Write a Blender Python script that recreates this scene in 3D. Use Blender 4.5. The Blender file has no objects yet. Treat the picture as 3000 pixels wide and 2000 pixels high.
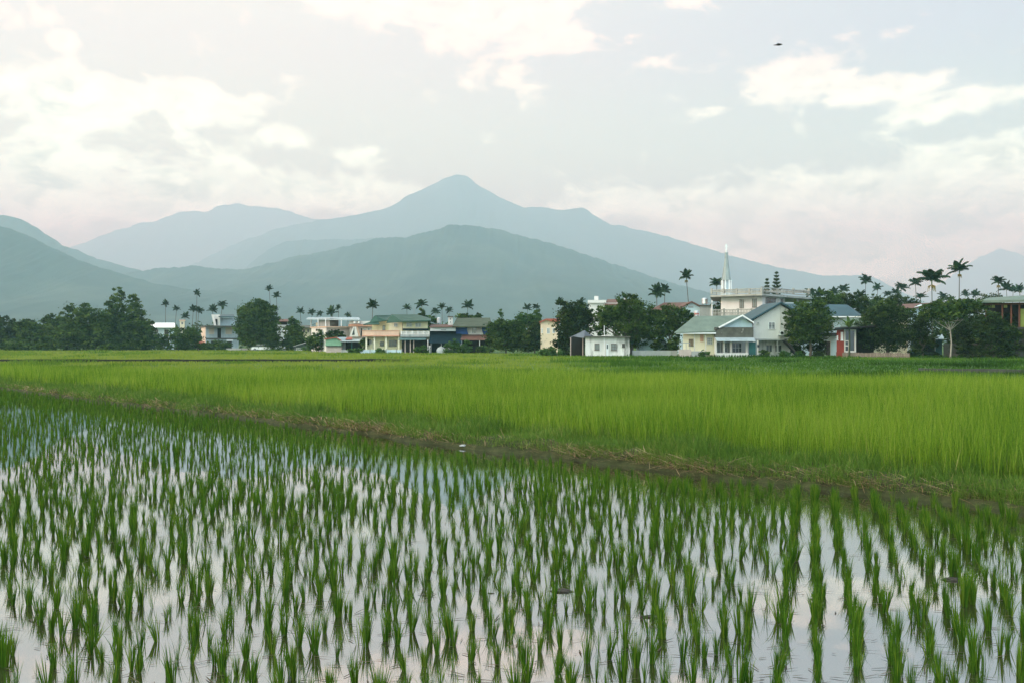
import bpy, math, random
import numpy as np
from mathutils import Vector, noise as mnoise
R = math.radians
scene = bpy.context.scene
col = scene.collection
rnd = random.Random(7)
rng = np.random.default_rng(11)

# ------------------------------------------------------------------ camera
F, H = 2916.7, 2.2            # focal length in photo pixels, eye height in metres
cam_data = bpy.data.cameras.new('camera')
cam_data.lens = 35; cam_data.sensor_width = 36
cam_data.clip_start = 0.1; cam_data.clip_end = 60000
cam = bpy.data.objects.new('camera', cam_data); col.objects.link(cam)
cam.location = (0, 0, H); cam.rotation_euler = (R(90), 0, 0)
scene.camera = cam

# ------------------------------------------------------------------ sky, sun, exposure
SUN_EL, SUN_AZ = 17.0, -103.0     # azimuth measured clockwise from +Y
scene.view_settings.view_transform = 'Standard'
scene.view_settings.look = 'None'
scene.view_settings.exposure = 0.28
scene.view_settings.gamma = 1.0

world = bpy.data.worlds.new('World'); scene.world = world
world.use_nodes = True
wt = world.node_tree; wt.nodes.clear()
def wn(t, **kw):
    n = wt.nodes.new(t)
    for k, v in kw.items(): setattr(n, k, v)
    return n
def wlink(a, b): wt.links.new(a, b)
def wmath(op, a, b=None, c=None, clamp=False):
    n = wn('ShaderNodeMath', operation=op, use_clamp=clamp)
    for i, v in enumerate((a, b, c)):
        if v is None: continue
        if isinstance(v, (int, float)): n.inputs[i].default_value = v
        else: wlink(v, n.inputs[i])
    return n.outputs[0]
def wmix(fac, a, b):
    n = wn('ShaderNodeMix', data_type='RGBA')
    for sock, v in ((n.inputs[0], fac), (n.inputs[6], a), (n.inputs[7], b)):
        if isinstance(v, (int, float)): sock.default_value = v
        elif isinstance(v, tuple): sock.default_value = (*v, 1)
        else: wlink(v, sock)
    return n.outputs[2]
def wsmooth(x, lo, hi):
    n = wn('ShaderNodeMapRange', interpolation_type='SMOOTHSTEP')
    wlink(x, n.inputs[0]); n.inputs[1].default_value = lo; n.inputs[2].default_value = hi
    return n.outputs[0]
SKY_K = 0.10                      # background strength of the sky texture
sky = wn('ShaderNodeTexSky'); sky.sky_type = 'NISHITA'; sky.sun_disc = False
sky.sun_elevation = R(SUN_EL); sky.sun_rotation = R(SUN_AZ % 360)
sky.air_density = 1.0; sky.dust_density = 2.5; sky.ozone_density = 1.0
tc = wn('ShaderNodeTexCoord')
sep = wn('ShaderNodeSeparateXYZ'); wlink(tc.outputs['Generated'], sep.inputs[0])
az = wmath('ARCTAN2', sep.outputs[0], sep.outputs[1])
el = wmath('ARCSINE', sep.outputs[2])
front = wsmooth(sep.outputs[1], -.1, .25)
ae = wn('ShaderNodeCombineXYZ'); wlink(az, ae.inputs[0]); wlink(el, ae.inputs[1])
AE = ae.outputs[0]
def direction(px, py):
    x, z = (px - 1500) / F, (1000 - py) / F
    return math.atan2(x, 1), math.atan2(z, math.hypot(x, 1))
# cloud banks as (px, py, rx, ry, amount): directions in the sky
CLOUDS = [(1060,600,170,34,.95),(1250,-25,420,100,1.0),(1480,60,260,85,.95),(1640,125,200,38,.8),(1000,-5,180,60,.8),(1460,235,130,45,.7),
 (170,275,190,95,.95),(300,330,170,70,.85),(610,310,190,62,.95),(240,400,70,45,.5),(460,270,120,50,.7),
 (150,500,330,90,1.0),(560,540,330,85,1.0),(900,560,300,70,.95),(330,610,420,50,1.0),(120,600,260,90,.9),(830,395,90,40,.7),(1040,470,80,50,.6),(560,440,60,50,.6),(1180,570,120,50,.8),
 (60,50,130,40,.7),(180,115,60,32,.8),
 (2340,235,180,72,.95),(2560,265,220,52,.85),(2760,310,190,48,.9),
 (2900,455,260,75,.95),(2600,560,360,90,.95),(2150,610,420,75,.9),(2800,660,500,110,1.0),(2300,690,560,90,1.0),(1750,600,200,65,.7),(2950,560,220,100,.9),(2700,770,500,60,.9),
 (1910,178,150,26,.34),(2010,205,130,24,.32),(2080,328,80,18,.30),(2000,5,60,22,.5),(1900,22,60,22,.32),
 (900,-380,700,110,.9),(2300,-500,600,120,.9),(-500,300,300,120,.9),(3500,300,350,120,.9),(-600,560,500,120,1),(3700,620,600,130,1)]
acc = None
for (px, py, rx, ry, am) in CLOUDS:
    a0, e0 = direction(px, py)
    k = math.cos(math.atan((px-1500)/F))
    s = wn('ShaderNodeVectorMath', operation='SUBTRACT'); wlink(AE, s.inputs[0]); s.inputs[1].default_value = (a0, e0, 0)
    m_ = wn('ShaderNodeVectorMath', operation='MULTIPLY'); wlink(s.outputs[0], m_.inputs[0])
    m_.inputs[1].default_value = (F / rx / k / k / 1.12, F / ry / k / 1.18, 0)
    d = wn('ShaderNodeVectorMath', operation='LENGTH'); wlink(m_.outputs[0], d.inputs[0])
    n = wn('ShaderNodeMapRange', interpolation_type='SMOOTHSTEP')
    wlink(d.outputs['Value'], n.inputs[0]); n.inputs[1].default_value = 1.45; n.inputs[2].default_value = 0.15
    n.inputs[3].default_value = 0; n.inputs[4].default_value = am
    acc = n.outputs[0] if acc is None else wmath('MAXIMUM', acc, n.outputs[0])
def wnoise(vec, scale, detail, rough=.55, sx=1.0, sy=1.7, off=(0, 0, 0), dist=0.0):
    mp = wn('ShaderNodeMapping'); wlink(vec, mp.inputs[0]); mp.inputs['Scale'].default_value = (sx, sy, 1)
    mp.inputs['Location'].default_value = off
    n = wn('ShaderNodeTexNoise'); wlink(mp.outputs[0], n.inputs['Vector'])
    n.inputs['Scale'].default_value = scale; n.inputs['Detail'].default_value = detail
    n.inputs['Roughness'].default_value = rough; n.inputs['Distortion'].default_value = dist
    return n.outputs['Fac']
n1 = wnoise(AE, 20, 9, .58, dist=.35)
n2 = wnoise(AE, 20, 9, .58, off=(.012, -.022, 0), dist=.35)     # the same field seen towards the sun
n3 = wnoise(AE, 5, 4, .5)
dens = wmath('ADD', wmath('MULTIPLY', acc, 1.0), wmath('MULTIPLY', wmath('SUBTRACT', n1, .5), 2.5))
cover = wsmooth(dens, .18, .95)
thick = wsmooth(dens, .45, 1.1)
lit = wsmooth(wmath('SUBTRACT', n1, n2), -.10, .12)
shade = wmath('MULTIPLY', thick, wmath('SUBTRACT', 1.0, wmath('MULTIPLY', lit, .75)), clamp=True)
CLOUD_LIT, CLOUD_DARK = (1.80, 1.78, 1.22), (.94, 1.0, .78)
lowc = wmath('MULTIPLY', wsmooth(el, .30, .09), front)      # banks near the horizon, boosted to show through the haze
cloud = wmix(shade, wmix(lowc, CLOUD_LIT, (2.1, 6.0, 3.9)), wmix(lowc, CLOUD_DARK, (.88, 2.2, 1.05)))
# thin veil: neutral towards the sun, bluer away from it
veilf = wsmooth(az, -.32, .62)
lowf = wmath('MULTIPLY', wsmooth(el, .30, .04), front)
veil = wmix(veilf, (1.14, 1.20, .92), (.62, .655, .78))
veil = wmix(wmath('MULTIPLY', lowf, .75), veil, (1.20, 3.3, 1.35))
nk = wn('ShaderNodeVectorMath', operation='SCALE'); wlink(sky.outputs[0], nk.inputs[0]); nk.inputs['Scale'].default_value = SKY_K
base = wmix(.82, nk.outputs[0], veil)
gain = wmath('ADD', 1.0, wmath('MULTIPLY', lowf, .1))         # banks far off shine through more air
cg = wn('ShaderNodeVectorMath', operation='SCALE'); wlink(cloud, cg.inputs[0]); wlink(gain, cg.inputs['Scale'])
skyc = wmix(wmath('MULTIPLY', cover, .95), base, cg.outputs[0])
# higher sky (above the picture) is brighter, as under thin cloud
zen = wmath('ADD', 1.0, wmath('MULTIPLY', wsmooth(el, .42, 1.1), 1.0))
back = wmath('ADD', 1.0, wmath('MULTIPLY', wsmooth(sep.outputs[1], -.05, -.6), 1.45))   # the evening glow behind the viewer
zen = wmath('MULTIPLY', zen, back)
sc_ = wn('ShaderNodeVectorMath', operation='SCALE'); wlink(skyc, sc_.inputs[0]); wlink(zen, sc_.inputs['Scale'])
# the dome overhead and behind is cooler than the warm band of sky in front
coolf = wmath('MAXIMUM', wsmooth(el, .38, .8), wsmooth(sep.outputs[1], .1, -.5))
cool = wmix(coolf, (1, 1, 1), (.84, 1.02, 1.08))
cm = wn('ShaderNodeVectorMath', operation='MULTIPLY'); wlink(sc_.outputs[0], cm.inputs[0]); wlink(cool, cm.inputs[1])
bg = wn('ShaderNodeBackground'); wlink(cm.outputs[0], bg.inputs['Color']); bg.inputs['Strength'].default_value = 1.0
wo = wn('ShaderNodeOutputWorld'); wlink(bg.outputs[0], wo.inputs['Surface'])
world.cycles.sampling_method = 'MANUAL'; world.cycles.sample_map_resolution = 512

sun_data = bpy.data.lights.new('sun', 'SUN'); sun_data.energy = 2.6; sun_data.angle = R(12); sun_data.color = (1, .93, .83)
sun = bpy.data.objects.new('sun', sun_data); col.objects.link(sun)
sd = Vector((math.sin(R(SUN_AZ)) * math.cos(R(SUN_EL)), math.cos(R(SUN_AZ)) * math.cos(R(SUN_EL)), math.sin(R(SUN_EL))))
sun.rotation_euler = sd.to_track_quat('Z', 'Y').to_euler(); sun.location = (-30, 10, 40)

scene.render.engine = 'CYCLES'
cy = scene.cycles
cy.max_bounces = 8; cy.diffuse_bounces = 3; cy.glossy_bounces = 3; cy.transmission_bounces = 4; cy.transparent_max_bounces = 8
cy.volume_bounces = 2
cy.use_denoising = True
cy.sample_clamp_indirect = 6
try:
    cy.denoiser = 'OPENIMAGEDENOISE'; cy.denoising_input_passes = 'RGB_ALBEDO_NORMAL'
except Exception: pass

# ------------------------------------------------------------------ materials
MATS = {}
def mat(name, c, rough=.8, var=.25, scale=1.2, dirt=None, damt=.5, spec=.3, metal=0.0, streak=False):
    if name in MATS: return MATS[name]
    m = bpy.data.materials.new(name); m.use_nodes = True
    nt = m.node_tree; b = nt.nodes['Principled BSDF']
    b.inputs['Roughness'].default_value = rough; b.inputs['Metallic'].default_value = metal
    b.inputs['Specular IOR Level'].default_value = spec
    t = nt.nodes.new('ShaderNodeTexCoord')
    mp = nt.nodes.new('ShaderNodeMapping'); nt.links.new(t.outputs['Object'], mp.inputs[0])
    if streak: mp.inputs['Scale'].default_value = (1, 1, .18)
    n = nt.nodes.new('ShaderNodeTexNoise'); nt.links.new(mp.outputs[0], n.inputs['Vector'])
    n.inputs['Scale'].default_value = scale; n.inputs['Detail'].default_value = 6; n.inputs['Roughness'].default_value = .65
    r = nt.nodes.new('ShaderNodeValToRGB'); nt.links.new(n.outputs['Fac'], r.inputs[0])
    lo = tuple(v * (1 - var) for v in c); hi = tuple(min(1, v * (1 + var * .5)) for v in c)
    r.color_ramp.elements[0].position = .3; r.color_ramp.elements[0].color = (*lo, 1)
    r.color_ramp.elements[1].position = .65; r.color_ramp.elements[1].color = (*hi, 1)
    out = r.outputs[0]
    if dirt:
        n2 = nt.nodes.new('ShaderNodeTexNoise'); nt.links.new(mp.outputs[0], n2.inputs['Vector'])
        n2.inputs['Scale'].default_value = scale * .8; n2.inputs['Detail'].default_value = 8; n2.inputs['Roughness'].default_value = .7
        r2 = nt.nodes.new('ShaderNodeValToRGB'); nt.links.new(n2.outputs['Fac'], r2.inputs[0])
        r2.color_ramp.elements[0].position = .72 - damt * .35; r2.color_ramp.elements[1].position = .86 - damt * .35
        mx = nt.nodes.new('ShaderNodeMix'); mx.data_type = 'RGBA'
        nt.links.new(r2.outputs[0], mx.inputs[0]); nt.links.new(out, mx.inputs[6]); mx.inputs[7].default_value = (*dirt, 1)
        out = mx.outputs[2]
    nt.links.new(out, b.inputs['Base Color'])
    MATS[name] = m
    return m
def leafmat(name, cols, trans=.4, rough=.55, spec=.25, tboost=1.2):
    m = bpy.data.materials.new(name); m.use_nodes = True
    nt = m.node_tree; b = nt.nodes['Principled BSDF']; out = nt.nodes['Material Output']
    a = nt.nodes.new('ShaderNodeAttribute'); a.attribute_name = 'tint'
    r = nt.nodes.new('ShaderNodeValToRGB'); nt.links.new(a.outputs['Fac'], r.inputs[0])
    els = r.color_ramp.elements
    els[0].position = 0; els[0].color = (*cols[0], 1); els[1].position = 1; els[1].color = (*cols[-1], 1)
    for i, c in enumerate(cols[1:-1], 1):
        e = els.new(i / (len(cols) - 1)); e.color = (*c, 1)
    nt.links.new(r.outputs[0], b.inputs['Base Color'])
    b.inputs['Roughness'].default_value = rough; b.inputs['Specular IOR Level'].default_value = spec
    tr = nt.nodes.new('ShaderNodeBsdfTranslucent')
    sc = nt.nodes.new('ShaderNodeVectorMath'); sc.operation = 'MULTIPLY'
    nt.links.new(r.outputs[0], sc.inputs[0]); sc.inputs[1].default_value = (tboost * 1.05, tboost, tboost * .6)
    nt.links.new(sc.outputs[0], tr.inputs['Color'])
    mx = nt.nodes.new('ShaderNodeMixShader'); mx.inputs[0].default_value = trans
    nt.links.new(b.outputs[0], mx.inputs[1]); nt.links.new(tr.outputs[0], mx.inputs[2])
    nt.links.new(mx.outputs[0], out.inputs['Surface'])
    MATS[name] = m
    return m

# ------------------------------------------------------------------ object helpers
def tag(o, label=None, cat=None, group=None, kind=None):
    if label: o['label'] = label
    if cat: o['category'] = cat
    if group: o['group'] = group
    if kind: o['kind'] = kind
    return o
def W(px, D): return (px - 1500) / F * D
def Z(py, D): return H + (1000 - py) / F * D
def P(px, py, D): return Vector((W(px, D), D, Z(py, D)))
def empty(name, loc):
    o = bpy.data.objects.new(name, None); col.objects.link(o); o.location = loc; o.empty_display_size = .5
    return o
class MB:
    def __init__(s): s.v = []; s.f = []
    def face(s, pts):
        i = len(s.v); s.v += [tuple(p) for p in pts]; s.f.append(tuple(range(i, i + len(pts))))
    def extrude(s, poly, vec):
        poly = [Vector(p) for p in poly]; vec = Vector(vec); n = len(poly); i = len(s.v)
        nrm = Vector((0, 0, 0))
        for k in range(n):
            a, b = poly[k], poly[(k + 1) % n]
            nrm += a.cross(b)
        if nrm.dot(vec) > 0: poly.reverse()
        s.v += [tuple(p) for p in poly] + [tuple(p + vec) for p in poly]
        s.f.append(tuple(range(i, i + n))); s.f.append(tuple(range(i + 2 * n - 1, i + n - 1, -1)))
        for k in range(n):
            j = (k + 1) % n
            s.f.append((i + k, i + n + k, i + n + j, i + j))
    def box(s, x0, x1, y0, y1, z0, z1):
        s.extrude([(x0, y0, z0), (x1, y0, z0), (x1, y1, z0), (x0, y1, z0)], (0, 0, z1 - z0))
    def tube(s, pts, rad, n=6, cap=True):
        pts = [Vector(p) for p in pts]; base = len(s.v)
        for k, p in enumerate(pts):
            d = (pts[min(k + 1, len(pts) - 1)] - pts[max(k - 1, 0)]).normalized()
            a = d.orthogonal().normalized() if abs(d.z) < .95 else Vector((1, 0, 0))
            a = (a - d * a.dot(d)).normalized(); b = d.cross(a)
            r = rad[k] if isinstance(rad, (list, tuple)) else rad
            for q in range(n):
                t = 2 * math.pi * q / n
                s.v.append(tuple(p + a * math.cos(t) * r + b * math.sin(t) * r))
        for k in range(len(pts) - 1):
            for q in range(n):
                q2 = (q + 1) % n
                s.f.append((base + k * n + q, base + k * n + q2, base + (k + 1) * n + q2, base + (k + 1) * n + q))
        if cap:
            s.f.append(tuple(base + q for q in reversed(range(n))))
            s.f.append(tuple(base + (len(pts) - 1) * n + q for q in range(n)))
    def lathe(s, cx, cy_, prof, n=12):
        s.tube([(cx, cy_, z) for z, r in prof], [max(r, .001) for z, r in prof], n)
    def build(s, name, material, parent=None, origin=(0, 0, 0), smooth=False):
        me = bpy.data.meshes.new(name)
        o0 = Vector(origin)
        me.from_pydata([tuple(Vector(v) - o0) for v in s.v], [], s.f); me.update()
        me.materials.append(material)
        if smooth:
            for p in me.polygons: p.use_smooth = True
        o = bpy.data.objects.new(name, me); col.objects.link(o)
        if parent: o.parent = parent
        else: o.location = origin
        return o
def np_mesh(name, verts, faces, material, tint=None, smooth=False):
    """verts (N,3), faces (M,4)"""
    me = bpy.data.meshes.new(name)
    nv, nf = len(verts), len(faces)
    me.vertices.add(nv); me.vertices.foreach_set('co', np.ascontiguousarray(verts, dtype=np.float32).ravel())
    me.loops.add(nf * 4); me.loops.foreach_set('vertex_index', np.ascontiguousarray(faces, dtype=np.int32).ravel())
    me.polygons.add(nf)
    me.polygons.foreach_set('loop_start', np.arange(0, nf * 4, 4, dtype=np.int32))
    if smooth: me.polygons.foreach_set('use_smooth', np.ones(nf, dtype=bool))
    me.update(calc_edges=True)
    if tint is not None:
        at = me.attributes.new('tint', 'FLOAT', 'POINT'); at.data.foreach_set('value', np.ascontiguousarray(tint, dtype=np.float32))
    me.materials.append(material)
    return me
def link_mesh(name, me, parent=None, loc=(0, 0, 0)):
    o = bpy.data.objects.new(name, me); col.objects.link(o)
    o.location = loc
    if parent: o.parent = parent
    return o
def fnoise(x, y, s, seed=0.0):
    return mnoise.noise(Vector((x / s + seed, y / s - seed * .7, seed * 1.3)))
def vnoise(x, y, s, seed=0):
    """cheap smooth value noise for arrays, 0..1"""
    x = np.asarray(x) / s; y = np.asarray(y) / s
    def h(i, j):
        v = np.sin(i * 127.1 + j * 311.7 + seed * 74.7) * 43758.5453
        return v - np.floor(v)
    i, j = np.floor(x), np.floor(y); fx, fy = x - i, y - j
    fx = fx * fx * (3 - 2 * fx); fy = fy * fy * (3 - 2 * fy)
    return (h(i, j) * (1 - fx) + h(i + 1, j) * fx) * (1 - fy) + (h(i, j + 1) * (1 - fx) + h(i + 1, j + 1) * fx) * fy
def blades(base, azim, length, width, lean, bend, segs, tint, taper=1.0, twist=None, w0=.55):
    """curved tapering leaf strips; returns verts, faces, tint"""
    N = len(base)
    if twist is None: twist = rng.uniform(-1.1, 1.1, N)
    dx, dy = np.cos(azim), np.sin(azim)
    wx, wy = np.cos(azim + np.pi / 2 + twist), np.sin(azim + np.pi / 2 + twist)
    V = np.zeros((N, segs + 1, 2, 3))
    p = base.copy(); step = length / segs
    for k in range(segs + 1):
        t = k / segs
        prof = (w0 + (1 - w0) * min(1, t * 3)) * (1 - t ** 2.2 * .97 * taper)
        w = (width * prof * .5)[:, None]
        wv = np.stack([wx, wy, np.zeros(N)], 1) * w
        V[:, k, 0] = p - wv; V[:, k, 1] = p + wv
        th = lean + bend * (t + .5 / segs) ** 2
        p = p + np.stack([np.sin(th) * dx, np.sin(th) * dy, np.cos(th)], 1) * step[:, None]
    verts = V.reshape(-1, 3)
    b = (np.arange(N) * (segs + 1) * 2)[:, None]
    fs = []
    for k in range(segs):
        fs.append(np.concatenate([b + 2 * k, b + 2 * k + 1, b + 2 * k + 3, b + 2 * k + 2], 1))
    faces = np.concatenate(fs, 0)
    return verts, faces, np.repeat(tint, (segs + 1) * 2)
def join_np(parts):
    vs, fs, ts = [], [], []; o = 0
    for v, f, t in parts:
        vs.append(v); fs.append(f + o); ts.append(t); o += len(v)
    return np.concatenate(vs), np.concatenate(fs), np.concatenate(ts)
# ================================================================== SETTING
BA, BD = np.array([-23.6, 45.8]), np.array([.673, -.740])     # the bund's water edge and its direction
BN = np.array([.740, .673])                                     # pointing away from the camera
def bund_s(x, y): return (x - BA[0]) * BN[0] + (y - BA[1]) * BN[1]
def bund_t(x, y): return (x - BA[0]) * BD[0] + (y - BA[1]) * BD[1]
def bund_xy(t, s): return BA[0] + BD[0] * t + BN[0] * s, BA[1] + BD[1] * t + BN[1] * s
def wob(t): return .10 * math.sin(t * .9) + .07 * math.sin(t * 2.3 + 1) + .12 * math.sin(t * .31 + .5)
def far_y(x): return 47.3 - .31 * x                             # far edge of the tall rice

def soil_mat(name, cols, scale=3, rough=.9, bump=.3):
    m = bpy.data.materials.new(name); m.use_nodes = True
    nt = m.node_tree; b = nt.nodes['Principled BSDF']; b.inputs['Roughness'].default_value = rough
    b.inputs['Specular IOR Level'].default_value = .2
    t = nt.nodes.new('ShaderNodeTexCoord')
    n = nt.nodes.new('ShaderNodeTexNoise'); nt.links.new(t.outputs['Object'], n.inputs['Vector'])
    n.inputs['Scale'].default_value = scale; n.inputs['Detail'].default_value = 9; n.inputs['Roughness'].default_value = .65
    r = nt.nodes.new('ShaderNodeValToRGB'); nt.links.new(n.outputs['Fac'], r.inputs[0])
    els = r.color_ramp.elements
    els[0].position = .3; els[0].color = (*cols[0], 1); els[1].position = .7; els[1].color = (*cols[-1], 1)
    for i, c in enumerate(cols[1:-1], 1):
        e = els.new(.3 + .4 * i / (len(cols) - 1)); e.color = (*c, 1)
    nt.links.new(r.outputs[0], b.inputs['Base Color'])
    if bump:
        bp = nt.nodes.new('ShaderNodeBump'); bp.inputs['Strength'].default_value = bump; bp.inputs['Distance'].default_value = .05
        nt.links.new(n.outputs['Fac'], bp.inputs['Height']); nt.links.new(bp.outputs[0], b.inputs['Normal'])
    MATS[name] = m
    return m

# ground: one sheet out to the horizon
g = MB()
xs = [-19000, -6000, -1500, -400, -120, 0, 120, 400, 1500, 6000, 19000]
ys = [-600, -60, 0, 60, 150, 400, 1500, 6000, 19000]
for j in range(len(ys) - 1):
    for i in range(len(xs) - 1):
        g.face([(xs[i], ys[j], -.22), (xs[i + 1], ys[j], -.22), (xs[i + 1], ys[j + 1], -.22), (xs[i], ys[j + 1], -.22)])
o = g.build('ground', soil_mat('ground_soil', [(.035, .06, .018), (.05, .085, .022), (.075, .10, .03)], .06, bump=0))
tag(o, kind='structure')
# dry field level beyond the tall rice
def fieldpoly(name, x0, x1, yfun, y1, z, m, nx=40):
    mb = MB(); X = np.linspace(x0, x1, nx)
    for i in range(nx - 1):
        a, b = X[i], X[i + 1]
        mb.face([(a, yfun(a), z), (b, yfun(b), z), (b, y1, z), (a, y1, z)])
    return mb.build(name, m)
o = fieldpoly('field', -170, 170, lambda x: far_y(x) - 2.0, 420, .05,
              soil_mat('field_soil', [(.035, .075, .016), (.055, .11, .022), (.085, .14, .03)], .12, bump=0))
tag(o, kind='structure')
# mud floor under the tall rice
mb = MB()
for i in range(60):
    t0, t1 = -14 + i * 1.5, -14 + (i + 1) * 1.5
    q = []
    for t, s in ((t0, 1.0), (t1, 1.0)): q.append((*bund_xy(t, s), .10))
    for t, s in ((t1, 62), (t0, 62)):
        q.append((*bund_xy(t, s), .10))
    mb.face(q)
o = mb.build('rice_soil', soil_mat('rice_mud', [(.03, .035, .015), (.045, .05, .02), (.06, .06, .03)], 2, bump=0))
# trimmed behind by the field sheet rising over it
for v in o.data.vertices:
    lim = far_y(v.co.x) - 1.2
    if v.co.y > lim:
        v.co.y = lim
tag(o, kind='structure')

# paddy water: a muddy, very still mirror
wm = bpy.data.materials.new('paddy_water'); wm.use_nodes = True
nt = wm.node_tree; nt.nodes.clear()
out = nt.nodes.new('ShaderNodeOutputMaterial')
df = nt.nodes.new('ShaderNodeBsdfDiffuse'); gl = nt.nodes.new('ShaderNodeBsdfGlossy'); mx = nt.nodes.new('ShaderNodeMixShader')
gl.inputs['Roughness'].default_value = .0; gl.inputs['Color'].default_value = (.91, .955, .97, 1)
t = nt.nodes.new('ShaderNodeTexCoord')
n = nt.nodes.new('ShaderNodeTexNoise'); nt.links.new(t.outputs['Object'], n.inputs['Vector']); n.inputs['Scale'].default_value = 1.1; n.inputs['Detail'].default_value = 5
r = nt.nodes.new('ShaderNodeValToRGB'); nt.links.new(n.outputs['Fac'], r.inputs[0])
r.color_ramp.elements[0].position = .35; r.color_ramp.elements[0].color = (.026, .024, .012, 1)
r.color_ramp.elements[1].position = .65; r.color_ramp.elements[1].color = (.05, .044, .024, 1)
nt.links.new(r.outputs[0], df.inputs['Color'])
fr = nt.nodes.new('ShaderNodeFresnel'); fr.inputs['IOR'].default_value = 2.3
n2 = nt.nodes.new('ShaderNodeTexNoise'); nt.links.new(t.outputs['Object'], n2.inputs['Vector']); n2.inputs['Scale'].default_value = 2.2; n2.inputs['Detail'].default_value = 3
bp = nt.nodes.new('ShaderNodeBump'); bp.inputs['Strength'].default_value = .02; bp.inputs['Distance'].default_value = .02
nt.links.new(n2.outputs['Fac'], bp.inputs['Height'])
nt.links.new(bp.outputs[0], gl.inputs['Normal'])
mr = nt.nodes.new('ShaderNodeMapRange'); mr.inputs[1].default_value = .10; mr.inputs[2].default_value = .62; mr.inputs[3].default_value = .48; mr.inputs[4].default_value = .72
nt.links.new(fr.outputs[0], mr.inputs[0]); nt.links.new(mr.outputs[0], mx.inputs[0])
nt.links.new(df.outputs[0], mx.inputs[1]); nt.links.new(gl.outputs[0], mx.inputs[2]); nt.links.new(mx.outputs[0], out.inputs['Surface'])
mb = MB()
c = [bund_xy(-40, .3), bund_xy(85, .3), (bund_xy(85, .3)[0], -25), (-70, -25), (-70, bund_xy(-40, .3)[1])]
mb.face([(x, y, 0) for x, y in reversed(c)])
o = mb.build('water', wm); tag(o, kind='structure')
if o.data.polygons[0].normal.z < 0: o.data.flip_normals()

# bund: an earth bank with an undercut, crumbly water edge
def bund_h(t, s):
    prof = np.interp(s, [-.45, -.12, .02, .14, .35, .8, 1.3, 1.8, 2.4], [-.2, -.05, .07, .17, .24, .27, .24, .14, .10])
    nz = mnoise.fractal(Vector((t * 1.7, s * 2.2, 3.1)), 1.0, 2.0, 4)
    big = fnoise(t, 0, 2.3, 4)
    return prof + .055 * nz * min(1, max(0, (s + .3) * 2)) + .04 * big * (1 if -.1 < s < 1.4 else 0)
mb = MB(); ts = np.arange(-40, 85, .12); ss = [-.45, -.25, -.12, -.04, .03, .1, .17, .26, .36, .5, .7, .95, 1.3, 1.8, 2.4]
verts = []; faces = []
for t in ts:
    for s in ss:
        x, y = bund_xy(t, s + wob(t) + .05 * fnoise(t, s, .35, 9)); verts.append((x, y, bund_h(t, s)))
ns = len(ss)
for i in range(len(ts) - 1):
    for j in range(ns - 1):
        faces.append((i * ns + j, (i + 1) * ns + j, (i + 1) * ns + j + 1, i * ns + j + 1))
me = np_mesh('bund', np.array(verts), np.array(faces), soil_mat('bund_earth', [(.012, .015, .005), (.03, .037, .012), (.06, .062, .026)], 5, bump=.8))
o = link_mesh('earth_bund', me); tag(o, kind='structure')

# ------------------------------------------------------------------ rice seedlings
SEED = leafmat('seedling_leaf', [(.014, .047, .004), (.028, .082, .006), (.056, .13, .009), (.13, .18, .02)], .36, .55, .06)
def tuft(nb, h, spread, r0, wid, segs, seed, droop=.25):
    global rng
    keep = rng; rng = np.random.default_rng(seed)
    az_ = rng.uniform(0, 2 * np.pi, nb)
    rr = r0 * np.sqrt(rng.uniform(0, 1, nb))
    base = np.stack([np.cos(az_) * rr, np.sin(az_) * rr, np.full(nb, -.03)], 1)
    ln = h * rng.uniform(.62, 1.08, nb); k = rng.uniform(0, 1, nb)
    lean = spread * (.15 + .85 * k) * rng.uniform(.4, 1, nb); bend = rng.uniform(-.05, .28, nb) + droop * (rng.uniform(0, 1, nb) > .86) * 2.4
    res = blades(base, az_ + rng.normal(0, .5, nb), ln, wid * rng.uniform(.7, 1.2, nb), lean, bend, segs, rng.uniform(.05, 1, nb) * .8 + rng.uniform(0, .2))
    rng = keep
    return res
STYLES = [(40, .31, .27, .020, .0088), (30, .29, .24, .017, .0083), (50, .33, .26, .026, .009), (16, .27, .34, .012, .006), (36, .34, .20, .018, .0088), (10, .25, .38, .009, .0056), (26, .30, .34, .014, .008)]
VARS = [tuft(*STYLES[i % len(STYLES)], 5, 100 + i) for i in range(21)]
VMESH = [np_mesh('rice_seedling', *v[:2], SEED, v[2]) for v in VARS]
LOWV = [tuft(int(STYLES[i % 7][0] * .5), STYLES[i % 7][1] * .84, STYLES[i % 7][2] * .7, STYLES[i % 7][3], STYLES[i % 7][4] * 1.35, 3, 300 + i) for i in range(14)]
pts = []
def visible(x, y, m=2.4): return y > 5.2 and abs(x) < y * .5143 + m
# main block, rows nearly parallel with the picture
a = R(5); ca, sa = math.cos(a), math.sin(a)
for j in range(-40, 260):
    v = j * .315
    off = .0925 * (j % 2) * 0 + .012 * math.sin(j * .7)
    for i in range(-450, 330):
        u = i * .158 + off
        x, y = ca * u - sa * v, sa * u + ca * v + 2
        if not visible(x, y) or y > 60: continue
        if x > 2.1 + .30 * (y - 8): continue
        pts.append((x, y))
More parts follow.
